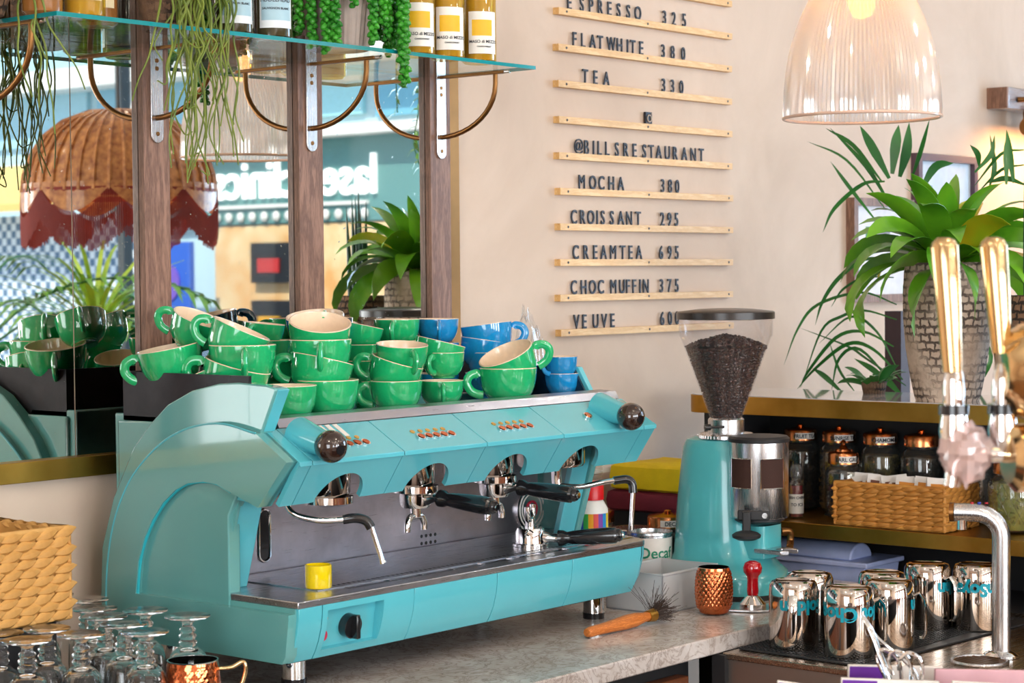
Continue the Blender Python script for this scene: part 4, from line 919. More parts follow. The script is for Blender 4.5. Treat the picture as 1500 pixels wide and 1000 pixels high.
def pack(name, x0, x1, y0, y1, z0, z1, mt, lab, seed):
    random.seed(seed); g = G(); n = 9
    for z, e in ((z0, .012), (z0+.006, 0), ((z0+z1)/2, -.004), (z1-.006, 0), (z1, .014)):
        ring_ = []
        for (ax, ay, bx, by) in ((x0, y0, x1, y0), (x1, y0, x1, y1), (x1, y1, x0, y1), (x0, y1, x0, y0)):
            for i in range(n):
                t_ = i/n; ring_.append((ax+(bx-ax)*t_, ay+(by-ay)*t_))
        cx, cy = (x0+x1)/2, (y0+y1)/2
        for (x, y) in ring_:
            L = sqrt((x-cx)**2+(y-cy)**2); g.v.append((x-(x-cx)/L*(e+random.uniform(0, .003)), y-(y-cy)/L*(e+random.uniform(0, .003)), z+random.uniform(-.001, .001)))
    k = 4*n
    for i in range(4):
        for j in range(k): g.f.append((i*k+j, i*k+(j+1) % k, (i+1)*k+(j+1) % k, (i+1)*k+j))
    g.f.append(tuple(range(k))[::-1]); g.f.append(tuple(4*k+j for j in range(k))); g.mi = [0]*len(g.f)
    return single(name, g, mt, lab, 'cloths')
pack('maroon_cloth_pack', 3.80, 4.01, 2.70, 2.90, .150, .200, matte('maroon_cloth', '7A2434', .8, bump=.5, bs=200), 'folded maroon cloth pack under the yellow one', 1)
pack('yellow_cloth_pack', 3.80, 4.01, 2.69, 2.89, .2005, .262, matte('yellow_cloth', 'EBCB12', .8, bump=.6, bs=160), 'bright yellow pack of cloths in the corner behind the grinder', 2)
single('cloth_crate', G().box(3.82, 4.0, 2.72, 2.90, 0, .149), matte('dark_crate', '2A2A30', .5), 'dark crate in the corner carrying the folded cloth packs', 'crate')

# ------------------------------------------------------------------ on the back-bar shelves
def fill(c, c2): return matte('fill'+c, c, .8, c2=c2)
for y, tx, fc, c2, lab in ((2.655, 'FRUIT TEA', '2A1C18', '120C0A', 'dark fruit tea jar, labelled, right behind the grinder doser'),
        (2.545, 'SUNRISE TEA', '8A6020', '3A2A14', 'golden tea jar labelled, second from the left on the back row'),
        (2.432, 'CHAMOMILE', '7A6A2A', '2A2418', 'jar of pale yellow herbs with a labelled copper lid, in the back row'),
        (2.322, None, '3A3028', '16120E', 'dark jar with an unlabelled copper lid behind the basket'),
        (2.195, 'GREEN TEA', '3A2E1C', '14100A', 'dark jar with a labelled lid, last of the back row behind the gold tap')):
    lidded_jar('tea_jar', (4.265, y, .1255), .050, .195, lab, tx, fill(fc, c2), 'glass tea jars on the brass shelf')
lidded_jar('tea_jar', (4.145, 2.462, .1255), .044, .150, 'front glass jar with dark leaves and tall copper lid, touching the basket', 'EARL GREY', fill('2A2420', '0E0C0A'), 'glass tea jars on the brass shelf')
lidded_jar('herb_jar', (4.16, 2.035, .1255), .055, .150, 'wide cut-glass jar of pale green powder under the gold taps', None, fill('9A9A40', '7A7A30'))
g = G()
jg = [o for o in bpy.data.objects if o.name.startswith('herb_jar')][0]
for k in range(14):
    for s_ in (1, -1):
        g.tube([(.0555*cos(a), .0555*sin(a), z) for a, z in [((2*pi*k/14)+s_*u*.9/1, .02+u*.09) for u in [i/8 for i in range(9)]]], .0011, 5)
mk('cut_pattern', g, m['jarglass'], jg, world=False)
t = thing('syrup_bottle', 'small clear spray bottle of red liquid with a white label', 'bottle', (4.10, 2.565, .1255))
mk('bottle', G().lathe([(0, .002), (.017, .002), (.018, .006), (.018, .082), (.012, .092), (.010, .094), (.009, .094), (.011, .088), (.0165, .080), (.0165, .006), (0, .004)], 24), m['jarglass'], t, world=False)
mk('liquid', G().lathe([(0, .005), (.016, .005), (.016, .078), (0, .0785)], 24), matte('red_syrup', '8A1A24', .2), t, world=False)
mk('label', G().lathe([(.0183, .012), (.0183, .058)], 24), m['paper'], t, world=False)
mk('label_text', wrap_text('FRESH CHERRY', .0085, .0184, .047, radians(-138), .0002), m['ink'], t, world=False)
mk('label_text', wrap_text('TO ICE', .010, .0184, .030, radians(-138), .0002), m['ink'], t, world=False)
mk('cap', G().lathe([(0, .090), (.0125, .090), (.0125, .098), (.015, .100), (.015, .118), (.010, .128), (0, .129)], 24), m['film'], t, world=False)

# woven baskets: each twist of hyacinth is a strand
STR = {}
def strand_mesh(L, h, mt):
    key = (round(L, 4), round(h, 4), mt)
    if key not in STR:
        g = G(); pts = [(-L/2*1.35+L*1.35*i/6, 0, 0) for i in range(7)]; rs = [.12, .5, .85, 1, .85, .5, .12]
        ofs = [-.5, -.42, -.22, 0, .22, .42, .5]
        g.tube([(x, 0, o_*h*.55) for (x, _, _), o_ in zip(pts, ofs)], 1, 7, rs=[r*h*.62 for r in rs]); STR[key] = g
    return STR[key]
def weave_basket(name, lab, x0, x1, y0, y1, z0, z1, rows, L, mtn, group=None, faces='all', cut=None):
    t = thing(name, lab, 'basket', ((x0+x1)/2, (y0+y1)/2, z0)); h = (z1-z0)/rows; proto = {}; cnt = 0
    th = .006
    g = tubbox(G(), x0+.004, x1-.004, y0+.004, y1-.004, z0, z1-.002, .004); mk('liner', g, m[mtn], t, label='dark inner weave')
    def put(px, py, pz, ang, key='s', flip=0):
        nonlocal cnt
        if key not in proto:
            proto[key] = mk('strand', placed(strand_mesh(L, h*1.15, mtn), Matrix.Identity(4)), m[mtn], t, world=False)
            o = proto[key]
        else: o = proto[key].copy(); COL.objects.link(o); o.parent = t
        o.location = Vector((px, py, pz))-LOC[t.name]; o.rotation_euler = (0, radians(random.uniform(-4, 4)), ang); o.scale = (1, random.uniform(.75, 1), random.uniform(.88, 1.12)); cnt += 1
    random.seed(int(x0*100)); rest = G()
    sides = {'-y': ((x0, y0), (x1, y0), 0), '-x': ((x0, y1), (x0, y0), -pi/2), '+y': ((x1, y1), (x0, y1), pi), '+x': ((x1, y0), (x1, y1), pi/2)}
    for key, ((ax, ay), (bx, by), ang) in sides.items():
        LL = sqrt((bx-ax)**2+(by-ay)**2); n = max(2, int(round(LL/L)))
        for r in range(rows):
            for i in range(n):
                u = (i+.5+(.5 if r % 2 else 0)*.6)/n
                if u > 1: continue
                px, py, pz = ax+(bx-ax)*u, ay+(by-ay)*u, z0+h*(r+.5)
                if faces == 'all' or key in faces: put(px, py, pz, ang, 's')
                else:
                    M0 = Matrix.Translation((px, py, pz)) @ Matrix.Rotation(ang, 4, 'Z'); sm = strand_mesh(L, h*1.15, mtn); rest.add([M0 @ Vector(v) for v in sm.v], sm.f)
    if rest.v: mk('inner_strands', rest, m[mtn], t, kind='stuff')
    g = G(); random.seed(8)
    for z in (z0+.002, z1): g.tube([(x0, y0, z), (x1, y0, z), (x1, y1, z), (x0, y1, z)], .0045, 8, close=True)
    for x, y in ((x0, y0), (x1, y0), (x0, y1), (x1, y1)): g.tube([(x, y, z0), (x, y, z1)], .0045, 8)
    mk('rim', g, m[mtn], t, kind='stuff'); return t
weave_basket('woven_basket', 'honey-coloured woven basket full of white sachets on the brass shelf', 4.045, 4.20, 2.145, 2.425, .128, .224, 9, .034, 'basket', faces=('-x', '-y'))
random.seed(21)
for i in range(16):
    y = 2.405-i*.0145; lean = random.uniform(14, 40); z = .168
    g = G().box(-.030, .030, -.0016, .0016, 0, .074); g2 = G().box(-.022, .020, -.0022, -.0017, .012, .060)
    t = thing('tea_sachet', 'white paper sachet filed in the woven basket, %s from the basket\'s left end' % ORD[i], 'sachet', (4.115+random.uniform(-.012, .012), y, z), 'white sachets in the woven basket'); t.rotation_euler = (radians(-lean), radians(random.uniform(-8, 8)), radians(-60+random.uniform(-12, 12)))
    mk('envelope', g, m['paper'], t, world=False); mk('print', g2, matte('sachet_brown' if i % 3 else 'sachet_orange', '6A3A2A' if i % 3 else 'E09030', .6), t, world=False)
weave_basket('woven_basket', 'pale woven basket cut off at the left edge of the picture', 1.86, 2.072, 2.70, 2.90, .150, .300, 10, .034, 'basketl', faces=('-x', '-y'))
single('basket_stand', G().box(1.86, 2.06, 2.72, 2.93, 0, .148), m['blackm'], 'black box under the pale basket, hidden behind the upturned glasses', 'box')
# plastic box under the shelf
t = thing('plastic_box', 'pale blue-grey lidded plastic box under the lower brass shelf', 'box', (4.13, 2.50, -.03))
mk('tub', G().prism([(2.365, -.030), (2.62, -.030), (2.63, .028), (2.355, .028)], 'x', 4.06, 4.22), matte('pale_blue_plastic', 'A9B4DC', .35), t, bevel=.004)
mk('lid', G().box(4.05, 4.225, 2.345, 2.64, .028, .040), matte('pale_blue_plastic', 'A9B4DC', .35), t, bevel=.003)
mk('lid_roll', G().prism([(4.12+.05*cos(radians(a)), .040+.036*sin(radians(a))) for a in range(0, 181, 12)], 'y', 2.40, 2.62), matte('pale_blue_plastic', 'A9B4DC', .35), t, bevel=.004)

# ------------------------------------------------------------------ steel jugs on the rubber mat
t = thing('bar_mat', 'black ribbed rubber bar mat under the steel jugs', 'mat', (3.6, 2.05, -.0315))
mk('base', G().prism([(3.300, 1.915), (3.96, 1.88), (3.96, 2.205), (3.312, 2.205)], 'z', -.0315, -.0275), m['blackm'], t, bevel=.001)
g = G()
for i in range(66):
    for j in range(30): x = 3.314+i*.0095; y = 1.926+j*.0093; g.box(x, x+.0055, y, y+.0055, -.0275, -.0255)
mk('studs', g, m['blackm'], t, kind='stuff')
def jug():
    p = thing('steel_jug', 'x', 'jug', (0, 0, 0), 'upturned steel jugs on the rubber mat')
    prof = [(.0475, 0), (.0485, .003), (.0485, .100), (.0470, .122), (.043, .130), (.036, .1325), (.032, .130), (0, .130)]
    mk('body', G().lathe(prof+[(0, .127), (.040, .125), (.046, .10), (.046, 0), (.0475, 0)], 48), m['chromed'], p, world=False)
    pts = [(.046, 0, .102), (.058, 0, .108), (.068, 0, .096), (.070, 0, .085), (.070, 0, .030), (.064, 0, .020), (.058, 0, .020)]
    mk('handle', G().tube(pts, .0095, 8, flat=.35), m['chrome'], p, world=False); return p
J0 = jug()
INK = matte('turquoise_print', '0FA0B4', .4)
JUGS = [(3.375, 2.118, -150, 'Golden', -118, 'steel jug nearest the marble corner, printed upside down with a turquoise word'),
        (3.368, 1.990, -48, 'Hot Choc', -136, 'front steel jug with its square handle turned right and turquoise print'),
        (3.478, 2.145, 60, None, 0, 'steel jug half hidden behind the two front jugs, left one'),
        (3.575, 2.035, 70, None, 0, 'steel jug in the middle whose domed foot shows behind the others'),
        (3.485, 1.968, -62, None, 0, 'steel jug with its handle forward, third of the front row'),
        (3.735, 2.020, -95, None, 0, 'steel jug at the back beside the rightmost one, narrow handle forward'),
        (3.785, 1.935, -95, 'Soya', -165, 'rightmost steel jug next to the tap column, handle forward')]
for i, (x, y, hz, tx, ta, lab) in enumerate(JUGS):
    o = J0 if i == 0 else copy_tree(J0); o.location = (x, y, -.0255); o.rotation_euler = (0, 0, radians(hz)); o['label'] = lab
    if tx: mk('print', wrap_text(tx, .036, .0487, .096, radians(ta-hz), .0016, flip=True), INK, o, world=False, label='turquoise upside-down print')
t = thing('water_tap', 'tall brushed-steel swan-neck water tap with a short level spout', 'tap', (3.555, 1.765, -.031))
mk('column', G().tube([(3.555, 1.765, -.031), (3.555, 1.765, .20)]+[Vector((3.555, 1.765, .20))+Vector((-.020*(1-cos(a)), .045*(1-cos(a)), .045*sin(a))) for a in [radians(q) for q in range(15, 91, 15)]]+[(3.527, 1.828, .245), (3.519, 1.845, .245)], .0175, 24), m['steelv'], t)
mk('spout_end', G().cyl((3.519, 1.845, .245), (3.516, 1.853, .245), .0185, 24), m['bronze'], t)
mk('outlet', G().cyl((3.525, 1.832, .232), (3.525, 1.832, .212), .010, 18), m['chrome'], t)
mk('flange', G().lathe([(0, 0), (.034, 0), (.034, .004), (.028, .008), (.020, .012), (0, .012)], 32, c=(3.555, 1.765, -.031)), m['chrome'], t)
for i, c in enumerate(('B02028', '2040B0', 'B02028')): mk('tap_button', G().lathe([(0, 0), (.0035, 0), (.0035, .003), (0, .003)], 12, c=(3.533+i*.006, 1.815-i*.012, .262)), matte('tb'+c, c, .3), t)
t = thing('drip_grid', 'round perforated drain plate set in front of the water tap', 'grid', (3.48, 1.772, -.032))
mk('rim', G().tube([(.052*cos(a*pi/16), .052*sin(a*pi/16), .003) for a in range(32)], .0035, 8, close=True), m['steel'], t, world=False)
mk('plate', G().cyl((0, 0, 0), (0, 0, .0015), .05, 32), m['blackm'], t, world=False)
for i in range(-5, 6):
    w_ = sqrt(max(.05**2-(i*.009)**2, 0)); mk('bar', G().box(i*.009-.0013, i*.009+.0013, -w_, w_, .0016, .004), m['bronze'], t, world=False)

single('dark_bar_mat', G().box(1.70, 2.245, 2.40, 2.96, 0.0003, .003), m['navy'], 'dark navy mat under the upturned goblets', 'mat')
# ------------------------------------------------------------------ upturned goblets, copper mug, at the left
def goblet():
    p = thing('goblet', 'x', 'glass', (0, 0, 0), 'upturned goblets at the left end of the counter')
    out = [(.0315, .0), (.0335, .012), (.034, .040), (.033, .066), (.029, .082), (.019, .092), (.0125, .096), (.0150, .1005), (.0150, .104), (.011, .107), (.0148, .111), (.0148, .1145), (.0105, .118), (.0135, .122), (.0135, .1245), (.0088, .129), (.0085, .134), (.014, .1385), (.030, .1415), (.0375, .144), (.038, .1465), (.034, .1475), (.015, .1455), (0, .145)]
    inn = [(0, .089), (.015, .088), (.026, .079), (.0305, .066), (.0315, .040), (.031, .012), (.0295, 0), (.0315, 0)]
    mk('glass_body', G().lathe(inn+out, 36), m['glass'], p, world=False, ang=60); return p
GP = goblet()
GO = [(2.2005, 2.6623, 'upturned goblet nearest the espresso machine in the front row, beside another'), (2.205, 2.560, 'rightmost upturned goblet, just behind the copper mug'), (2.092, 2.585, 'upturned goblet left of the copper mug, its foot overlapping a neighbour'),
      (2.1204, 2.670, 'upturned goblet in the second row, between the copper mug and the machine'), (2.1596, 2.745, 'upturned goblet in the third row, right of centre'), (2.0416, 2.735, 'upturned goblet in the third row, left of centre'), (1.9878, 2.650, 'upturned goblet in the second row, left of centre'),
      (1.990, 2.565, 'large near upturned goblet in the front row, left of the copper mug pair'), (2.2133, 2.835, 'upturned goblet close to the wall beside the machine side'), (1.905, 2.590, 'leftmost upturned goblet of the front row'),
      (2.115, 2.835, 'upturned goblet in the fourth row under the right corner of the pale basket'), (2.2062, 2.925, 'farthest upturned goblet against the wall'),
      (1.915, 2.675, 'upturned goblet at the left edge in the second row'), (2.065, 2.500, 'near upturned goblet whose foot is level with the copper mug rim'), (2.115, 2.925, 'upturned goblet against the wall, left of the farthest one')]
for i, (x, y, lab) in enumerate(GO):
    o = GP if i == 0 else copy_tree(GP); o.location = (x, y, 0.0035); o['label'] = lab; random.seed(i); o.rotation_euler = (0, 0, random.uniform(0, 6))
t = thing('copper_mug', 'hammered copper mug with a brass handle among the upturned glasses', 'mug', (2.137, 2.470, 0.0035))
pr = [(.030, 0), (.036, .006), (.0425, .025), (.0445, .05), (.0425, .075), (.0405, .092)]
mk('cup', hammered(0, pr, 96, 40, .0012), m['copper'], t, world=False, ang=60); mk('lining', G().lathe([(.0405, .092), (.0415, .094), (.039, .094), (.0385, .088), (.042, .05), (.034, .008), (0, .006)], 40), m['chrome'], t, world=False)
mk('handle', G().tube(spline([(.030, -.030, .078), (.045, -.044, .080), (.058, -.056, .088), (.060, -.058, .070), (.050, -.050, .040), (.036, -.036, .022)], 5), .0035, 10), m['gold'], t, world=False)
# ------------------------------------------------------------------ glass shelf, brackets, bottles, hanging plants
t = thing('glass_shelf', 'long clear glass shelf with a teal front edge across the top of the mirror', 'shelf', (2.7, 2.85, 1.1425))
mk('pane', G().box(2.078, 3.318, 2.716, 2.990, 1.1425, 1.1500), m['shelfglass'], t)
mk('front_edge', G().box(2.078, 3.318, 2.7145, 2.716, 1.1425, 1.1500), m['glassedge'], t, label='teal front edge of the glass')
mk('end_edge', G().box(3.318, 3.3192, 2.7145, 2.990, 1.1425, 1.1500), m['glassedge'], t); mk('end_edge', G().box(2.0768, 2.078, 2.7145, 2.990, 1.1425, 1.1500), m['glassedge'], t)
def bracket():
    p = thing('shelf_bracket', 'x', 'bracket', (0, 0, 0), 'brackets under the glass shelf')
    ol = [(-.015, -.155), (-.015, .04)]+[(.015, .04), (.015, -.155)]+[(.015*cos(radians(a)), -.155+.015*sin(radians(a))) for a in range(0, -181, -20)][1:-1]
    ol = [(-.015, .05), (.015, .05)]+[(.015*cos(radians(a)), -.170+.015*sin(radians(a))) for a in range(0, -181, -15)]
    mk('wall_strip', G().prism(ol, 'y', -.004, 0), m['steelv'], p, world=False, bevel=.0008)
    for z in (.030, -.045, -.030+.0, -.168): mk('screw_hole', G().cyl((0, -.0041, z), (0, -.0049, z), .0042, 12), m['bronze'], p, world=False)
    mk('arm', G().box(-.007, .007, -.185, -.004, -.0105, -.0035), m['bronze'], p, world=False, bevel=.001)
    mk('arm_tip', G().cyl((0, -.185, -.007), (0, -.200, -.007), .004, 12), m['chrome'], p, world=False)
    pts = [(0, -.160, -.008), (0, -.160, -.030)]+[(0, -.160*cos(radians(a)), -.030-.108*sin(radians(a))) for a in range(10, 91, 8)]+[(0, .0, -.138)]
    mk('hoop', G().tube(pts, .0055, 12), m['bronze'], p, world=False); return p
B0 = bracket()
for i, (x, lab) in enumerate(((2.103, 'left shelf bracket, orange-lit and cut off by the picture edge'), (2.506, 'brass hoop bracket on the walnut upright beside the hanging stems'), (2.913, 'brass hoop bracket on the walnut upright below the beaded plant'), (3.309, 'rightmost brass hoop bracket under the yellow-label bottles'))):
    o = B0 if i == 0 else copy_tree(B0); o.location = (x, 2.978, 1.150); o['label'] = lab
ZS = 1.1502
def bottle(x, y, r, h, gl, liq, lvl, lab, lt, group=None, lay=1):
    t = thing('wine_bottle', lab, 'bottle', (x, y, ZS), group)
    prof = [(0, .006), (r*.8, 0), (r, .006), (r, h*.62), (r*.85, h*.70), (r*.42, h*.80), (r*.36, h*.98), (r*.40, h)]
    mk('glass', G().lathe(prof, 32), gl, t, world=False)
    mk('liquid', G().lathe([(0, .004), (r*.92, .006), (r*.92, lvl), (0, lvl)], 28), liq, t, world=False)
    for (z0, z1, a0, a1, c) in lt['patch']:
        n = 10; g = G().add([((r+.0006+lt.get('o', 0))*cos(radians(a0+(a1-a0)*i/n)), (r+.0006)*sin(radians(a0+(a1-a0)*i/n)), z) for i in range(n+1) for z in (z0, z1)], [(i*2, i*2+2, i*2+3, i*2+1) for i in range(n)])
        if c != lt['patch'][0][4]: g.v = [(a*1.006, b_*1.006, c_) for a, b_, c_ in g.v]
        mk('label_paper', g, matte('lab'+c, c, .5), t, world=False)
    for s_, size, z in lt['text']:
        mk('label_text', wrap_text(s_, size, r*1.013+.0006, z, radians(lt['a']), .0001), m['ink'], t, world=False)
    return t
gy_ = mat('yellow_bottle_glass', (.75, .55, .10), .05, 0, .8, c2=(.55, .38, .05), vs=10); ga = mat('amber_bottle_glass', (.30, .12, .03), .05, 0, .8); gk = mat('dark_bottle_glass', (.05, .045, .02), .05, 0, .8)
gy_ = clear('yellow_bottle_glass', (.93, .80, .30), .10, .12, .03, (.9, .7, .1)); liq_y = mat('pale_wine', (.50, .30, .04), .1, 0, .5)
LW = dict(patch=[(.018, .105, -172, -72, 'F4F0E8'), (.055, .088, -160, -92, 'F0BC20')], text=[('MASO', .013, .040), ('chardonnay', .006, .032)], a=-120)
LW['text'] = [('MASO di MEZZO', .0088, .040), ('CHARDONNAY', .0045, .031)]
for x, lab in ((3.205, 'rightmost wine bottle with a yellow-square label, at the shelf end'), (3.105, 'second wine bottle from the shelf end, yellow-square label'), (3.015, 'wine bottle with a yellow-square label half hidden by the beaded plant')):
    bottle(x, 2.775, .037, .30, gy_, liq_y, .19, lab, LW, 'yellow-label wine bottles')
LF = dict(patch=[(.020, .100, -172, -68, 'E8EEF0'), (.034, .092, -166, -74, 'A9CBD8')], text=[('FIDDLEHEAD', .0105, .068), ('SAUVIGNON BLANC', .0058, .054)], a=-122)
for x, lab in ((2.618, 'dark wine bottle with a pale blue label left of the beaded plant'), (2.520, 'dark wine bottle with a pale blue label behind the hanging stems')):
    bottle(x, 2.775, .037, .30, gk, matte('dark_liq', '181408'), .1, lab, LF, 'blue-label wine bottles')
LC = dict(patch=[(.030, .11, -170, -75, 'E8D8B0')], text=[], a=-120)
bottle(2.185, 2.78, .036, .26, gy_, liq_y, .12, 'clear yellowish bottle with a cream label near the left shelf corner', LC)
bottle(2.105, 2.79, .034, .26, ga, liq_y, .1, 'amber bottle at the very left corner of the glass shelf', LC)
bottle(2.260, 2.84, .036, .26, ga, liq_y, .12, 'amber bottle with cream label behind the left corner bottle', LC)

def pot_profile(r0, r1, h, t_=.006): return [(0, 0), (r0, 0), (r1, h), (r1-t_, h), (r0-t_*.6, t_), (0, t_)]
# beaded sedum in a ribbed pot
t = thing('beaded_sedum', 'trailing beaded sedum in a grey ribbed pot on the glass shelf', 'potted plant', (2.822, 2.805, ZS))
mk('pot', G().lathe(pot_profile(.058, .075, .13), 72, rib=.0012), matte('ribbed_grey_pot', 'A89A92', .7), t, world=False)
mk('soil', G().lathe([(0, .12), (.068, .12)], 24), m['soil'], t, world=False)
random.seed(17)
bead = G(); bead.lathe([(0, 0), (.75, .35), (.9, .8), (.6, 1.5), (0, 1.9)], 6)
def strand(x, y, zb, ztop=.14, rad=.0150):
    g = G(); px, py = x*.55, y*.55
    pts = spline([(px, py, ztop), (x*.85, y*.85, ztop+.018), (x, y, ztop-.01), (x*1.02, y*1.03, (ztop+zb)/2), (x*1.0, y*1.02, zb)], 8)
    g.tube(pts, .002, 5)
    L = 0; seg = [(pts[i+1]-pts[i]).length for i in range(len(pts)-1)]; tot = sum(seg); n = int(tot/.0042)
    for i in range(n):
        s_ = tot*i/n; k = 0
        while k < len(seg)-1 and s_ > seg[k]: s_ -= seg[k]; k += 1
        p = pts[k].lerp(pts[k+1], s_/seg[k]); a = i*2.4; d = (pts[k+1]-pts[k]).normalized(); o = d.orthogonal().normalized(); o = Matrix.Rotation(a, 3, d) @ o
        dr = (o*1.0+d*.55).normalized(); M0 = Matrix.Translation(p) @ dr.to_track_quat('Z', 'Y').to_matrix().to_4x4() @ Matrix.Scale(rad/1.9*random.uniform(.85, 1.15), 4)
        g.add([M0 @ Vector(v) for v in bead.v], bead.f)
    return g
for x, y, zb in ((-.078, -.045, -.012), (-.086, -.015, .0), (-.070, -.062, .005), (-.095, .01, .03), (-.040, -.083, .075), (.004, -.088, .010), (.042, -.078, .050), (.062, -.070, .022), (.078, -.100, -.068), (.070, -.102, -.030), (.088, -.085, .0), (.094, -.06, .01), (.100, -.035, -.004), (.102, -.01, .03), (-.060, .06, .03), (.06, .07, .03), (0, .085, .05)):
    mk('trailing_stem', strand(x, y, zb), m['sedum'], t, world=False)
# rhipsalis: long thin hanging stems
def rhipsalis(loc, n, spread, lens, lab, potmt, seed, xr=(-1, 1)):
    t = thing('hanging_rhipsalis', lab, 'potted plant', loc)
    mk('pot', G().lathe([(0, 0), (.048, 0), (.058, .03), (.062, .07), (.055, .10), (.050, .10), (.05, .06), (0, .01)], 36), potmt, t, world=False)
    random.seed(seed)
    for i in range(n):
        a = random.uniform(-pi*.95, -pi*.05); L = random.uniform(*lens); r = .062+random.uniform(0, .018); sx = random.uniform(*xr)*spread
        p = [Vector((.02*cos(a), .02*sin(a), .10)), Vector((r*.8*cos(a), r*.8*sin(a), .125)), Vector((r*cos(a)+.1*sx, min(r*sin(a), -.062), .09))]
        c = Vector((p[-1].x, -.075+random.uniform(-.02, .012), .09)); k = 6
        for j in range(1, k+1):
            c = c+Vector((sx/k+random.uniform(-.020, .020), random.uniform(-.012, .012), -L/k)); p.append(c.copy())
        if random.random() < .25: p.append(p[-1]+Vector((random.choice((-1, 1))*.02, 0, .004)))
        pts = spline(p, 5); mk('stem', G().tube(pts, .0022, 6, rs=[.0026-.0014*q/len(pts) for q in range(len(pts))]), m['rhip'], t, world=False, kind=None)
    return t
rhipsalis((2.395, 2.80, ZS), 46, .055, (.10, .37), 'thin green stems trailing from a brown pot in front of the left walnut upright', m['potd'], 31, (-1.1, .9))
rhipsalis((2.02, 2.86, ZS), 16, .03, (.16, .32), 'thin trailing stems at the far left edge of the glass shelf', m['potd'], 77, (-.2, 1.2))

# ------------------------------------------------------------------ pendant lamp
px_, py_ = 3.576, 2.078
pd_ = thing('pendant_lamp', 'ribbed clear-white dome pendant lamp glowing warm at the top', 'pendant lamp', (px_, py_, 1.017))
pro = [(.156, 1.020), (.157, 1.035), (.1545, 1.075), (.150, 1.115), (.1435, 1.150), (.134, 1.185), (.121, 1.220), (.104, 1.255), (.084, 1.288), (.060, 1.312), (.052, 1.320)]
mk('shade', G().lathe(pro, 216, c=(px_, py_, 0), rib=.0017), m['prism'], pd_, ang=28)
mk('rim', G().tube([(px_+.157*cos(a*pi/36), py_+.157*sin(a*pi/36), 1.019) for a in range(72)], .0032, 8, close=True), matte('blush_glass_rim', 'E8C4B0', .15), pd_)
mk('gallery', G().lathe([(0, 1.40), (.03, 1.40), (.055, 1.36), (.058, 1.318), (.0, 1.318)], 32, c=(px_, py_, 0)), m['brass'], pd_)
mk('cord', G().cyl((px_, py_, 1.40), (px_, py_, 2.45), .004, 8), m['blackm'], pd_)
mk('bulb', G().lathe([(0, 1.215), (.018, 1.222), (.028, 1.245), (.024, 1.27), (.014, 1.30), (0, 1.30)], 20, c=(px_, py_, 0)), matte('lit_bulb', 'FFB060', .3, emis='FFA850', es=6), pd_)
light('pendant_light', 'POINT', (px_, py_, 1.27), 12, (1, .50, .14), .03)

# ------------------------------------------------------------------ pictures and picture lamp on the wall
def picture(x0, x1, z0, z1, fm, lab, inner, marks):
    t = thing('framed_picture', lab, 'picture', ((x0+x1)/2, 2.99, z0)); w_ = .022
    for q in ((x0, x0+w_, z0, z1), (x1-w_, x1, z0, z1), (x0+w_, x1-w_, z0, z0+w_), (x0+w_, x1-w_, z1-w_, z1)): mk('frame_bar', G().box(q[0], q[1], 2.972, 3.0, q[2], q[3]), fm, t)
    mk('sheet', G().box(x0+w_, x1-w_, 2.988, 3.0, z0+w_, z1-w_), matte('print'+inner, inner, .4), t)
    for (a, b_, c, d, col) in marks: mk('drawn_shape', G().box(a, b_, 2.9868, 2.988, c, d), matte('ink'+col, col, .5), t)
    return t
picture(5.070, 5.42, .620, .922, m['walnut'], 'wood-framed sketch print on the wall left of the tall planter', 'E6E4E6', [(5.16, 5.22, .78, .84, '5A9A6A'), (5.12, 5.24, .70, .715, '9AB8C8'), (5.2, 5.3, .82, .83, '8A8A90'), (5.11, 5.15, .67, .69, '6A9A8A')])
picture(5.45, 5.83, .78, 1.065, matte('plum_frame', '5A4450', .4), 'dark-framed pale blue print higher up behind the palm', 'C9D8E4', [(5.52, 5.56, .95, .97, '8AA0B8')])
t = thing('picture_lamp', 'brass picture lamp with a wooden wall block casting an orange glow', 'wall lamp', (6.0, 2.99, 1.15))
mk('wall_block', G().box(5.955, 6.30, 2.93, 3.0, 1.225, 1.292), m['steel'], t, bevel=.003); mk('block_end', G().box(5.945, 5.955, 2.93, 3.0, 1.225, 1.292), m['walnut'], t)
mk('arm', G().tube(spline([(6.02, 2.93, 1.255), (6.06, 2.86, 1.258), (6.12, 2.78, 1.28), (6.2, 2.76, 1.28)], 5), .009, 10), m['bronze'], t)
mk('lamp_tube', G().cyl((5.955, 2.86, 1.162), (6.30, 2.86, 1.162), .030, 28), m['steel'], t); mk('tube_end', G().cyl((5.95, 2.86, 1.162), (5.956, 2.86, 1.162), .0305, 28), m['bronze'], t)
mk('stay', G().box(6.1, 6.115, 2.86, 2.95, 1.17, 1.24), m['bronze'], t)
light('picture_light', 'AREA', (6.12, 2.88, 1.12), 3.0, (1, .48, .16), .3, .04, look=(0, .5, -1))
single('dark_post', G().prism([(4.80, .0), (4.83, 0), (4.83, 1.55), (4.80, 1.55)], 'z', -.92, .60) if 0 else G().box(4.92, 4.97, 2.74, 2.79, -.92, .60), matte('dark_wood', '3A2A30', .5), 'dark wooden post standing low behind the tall planter', 'post')

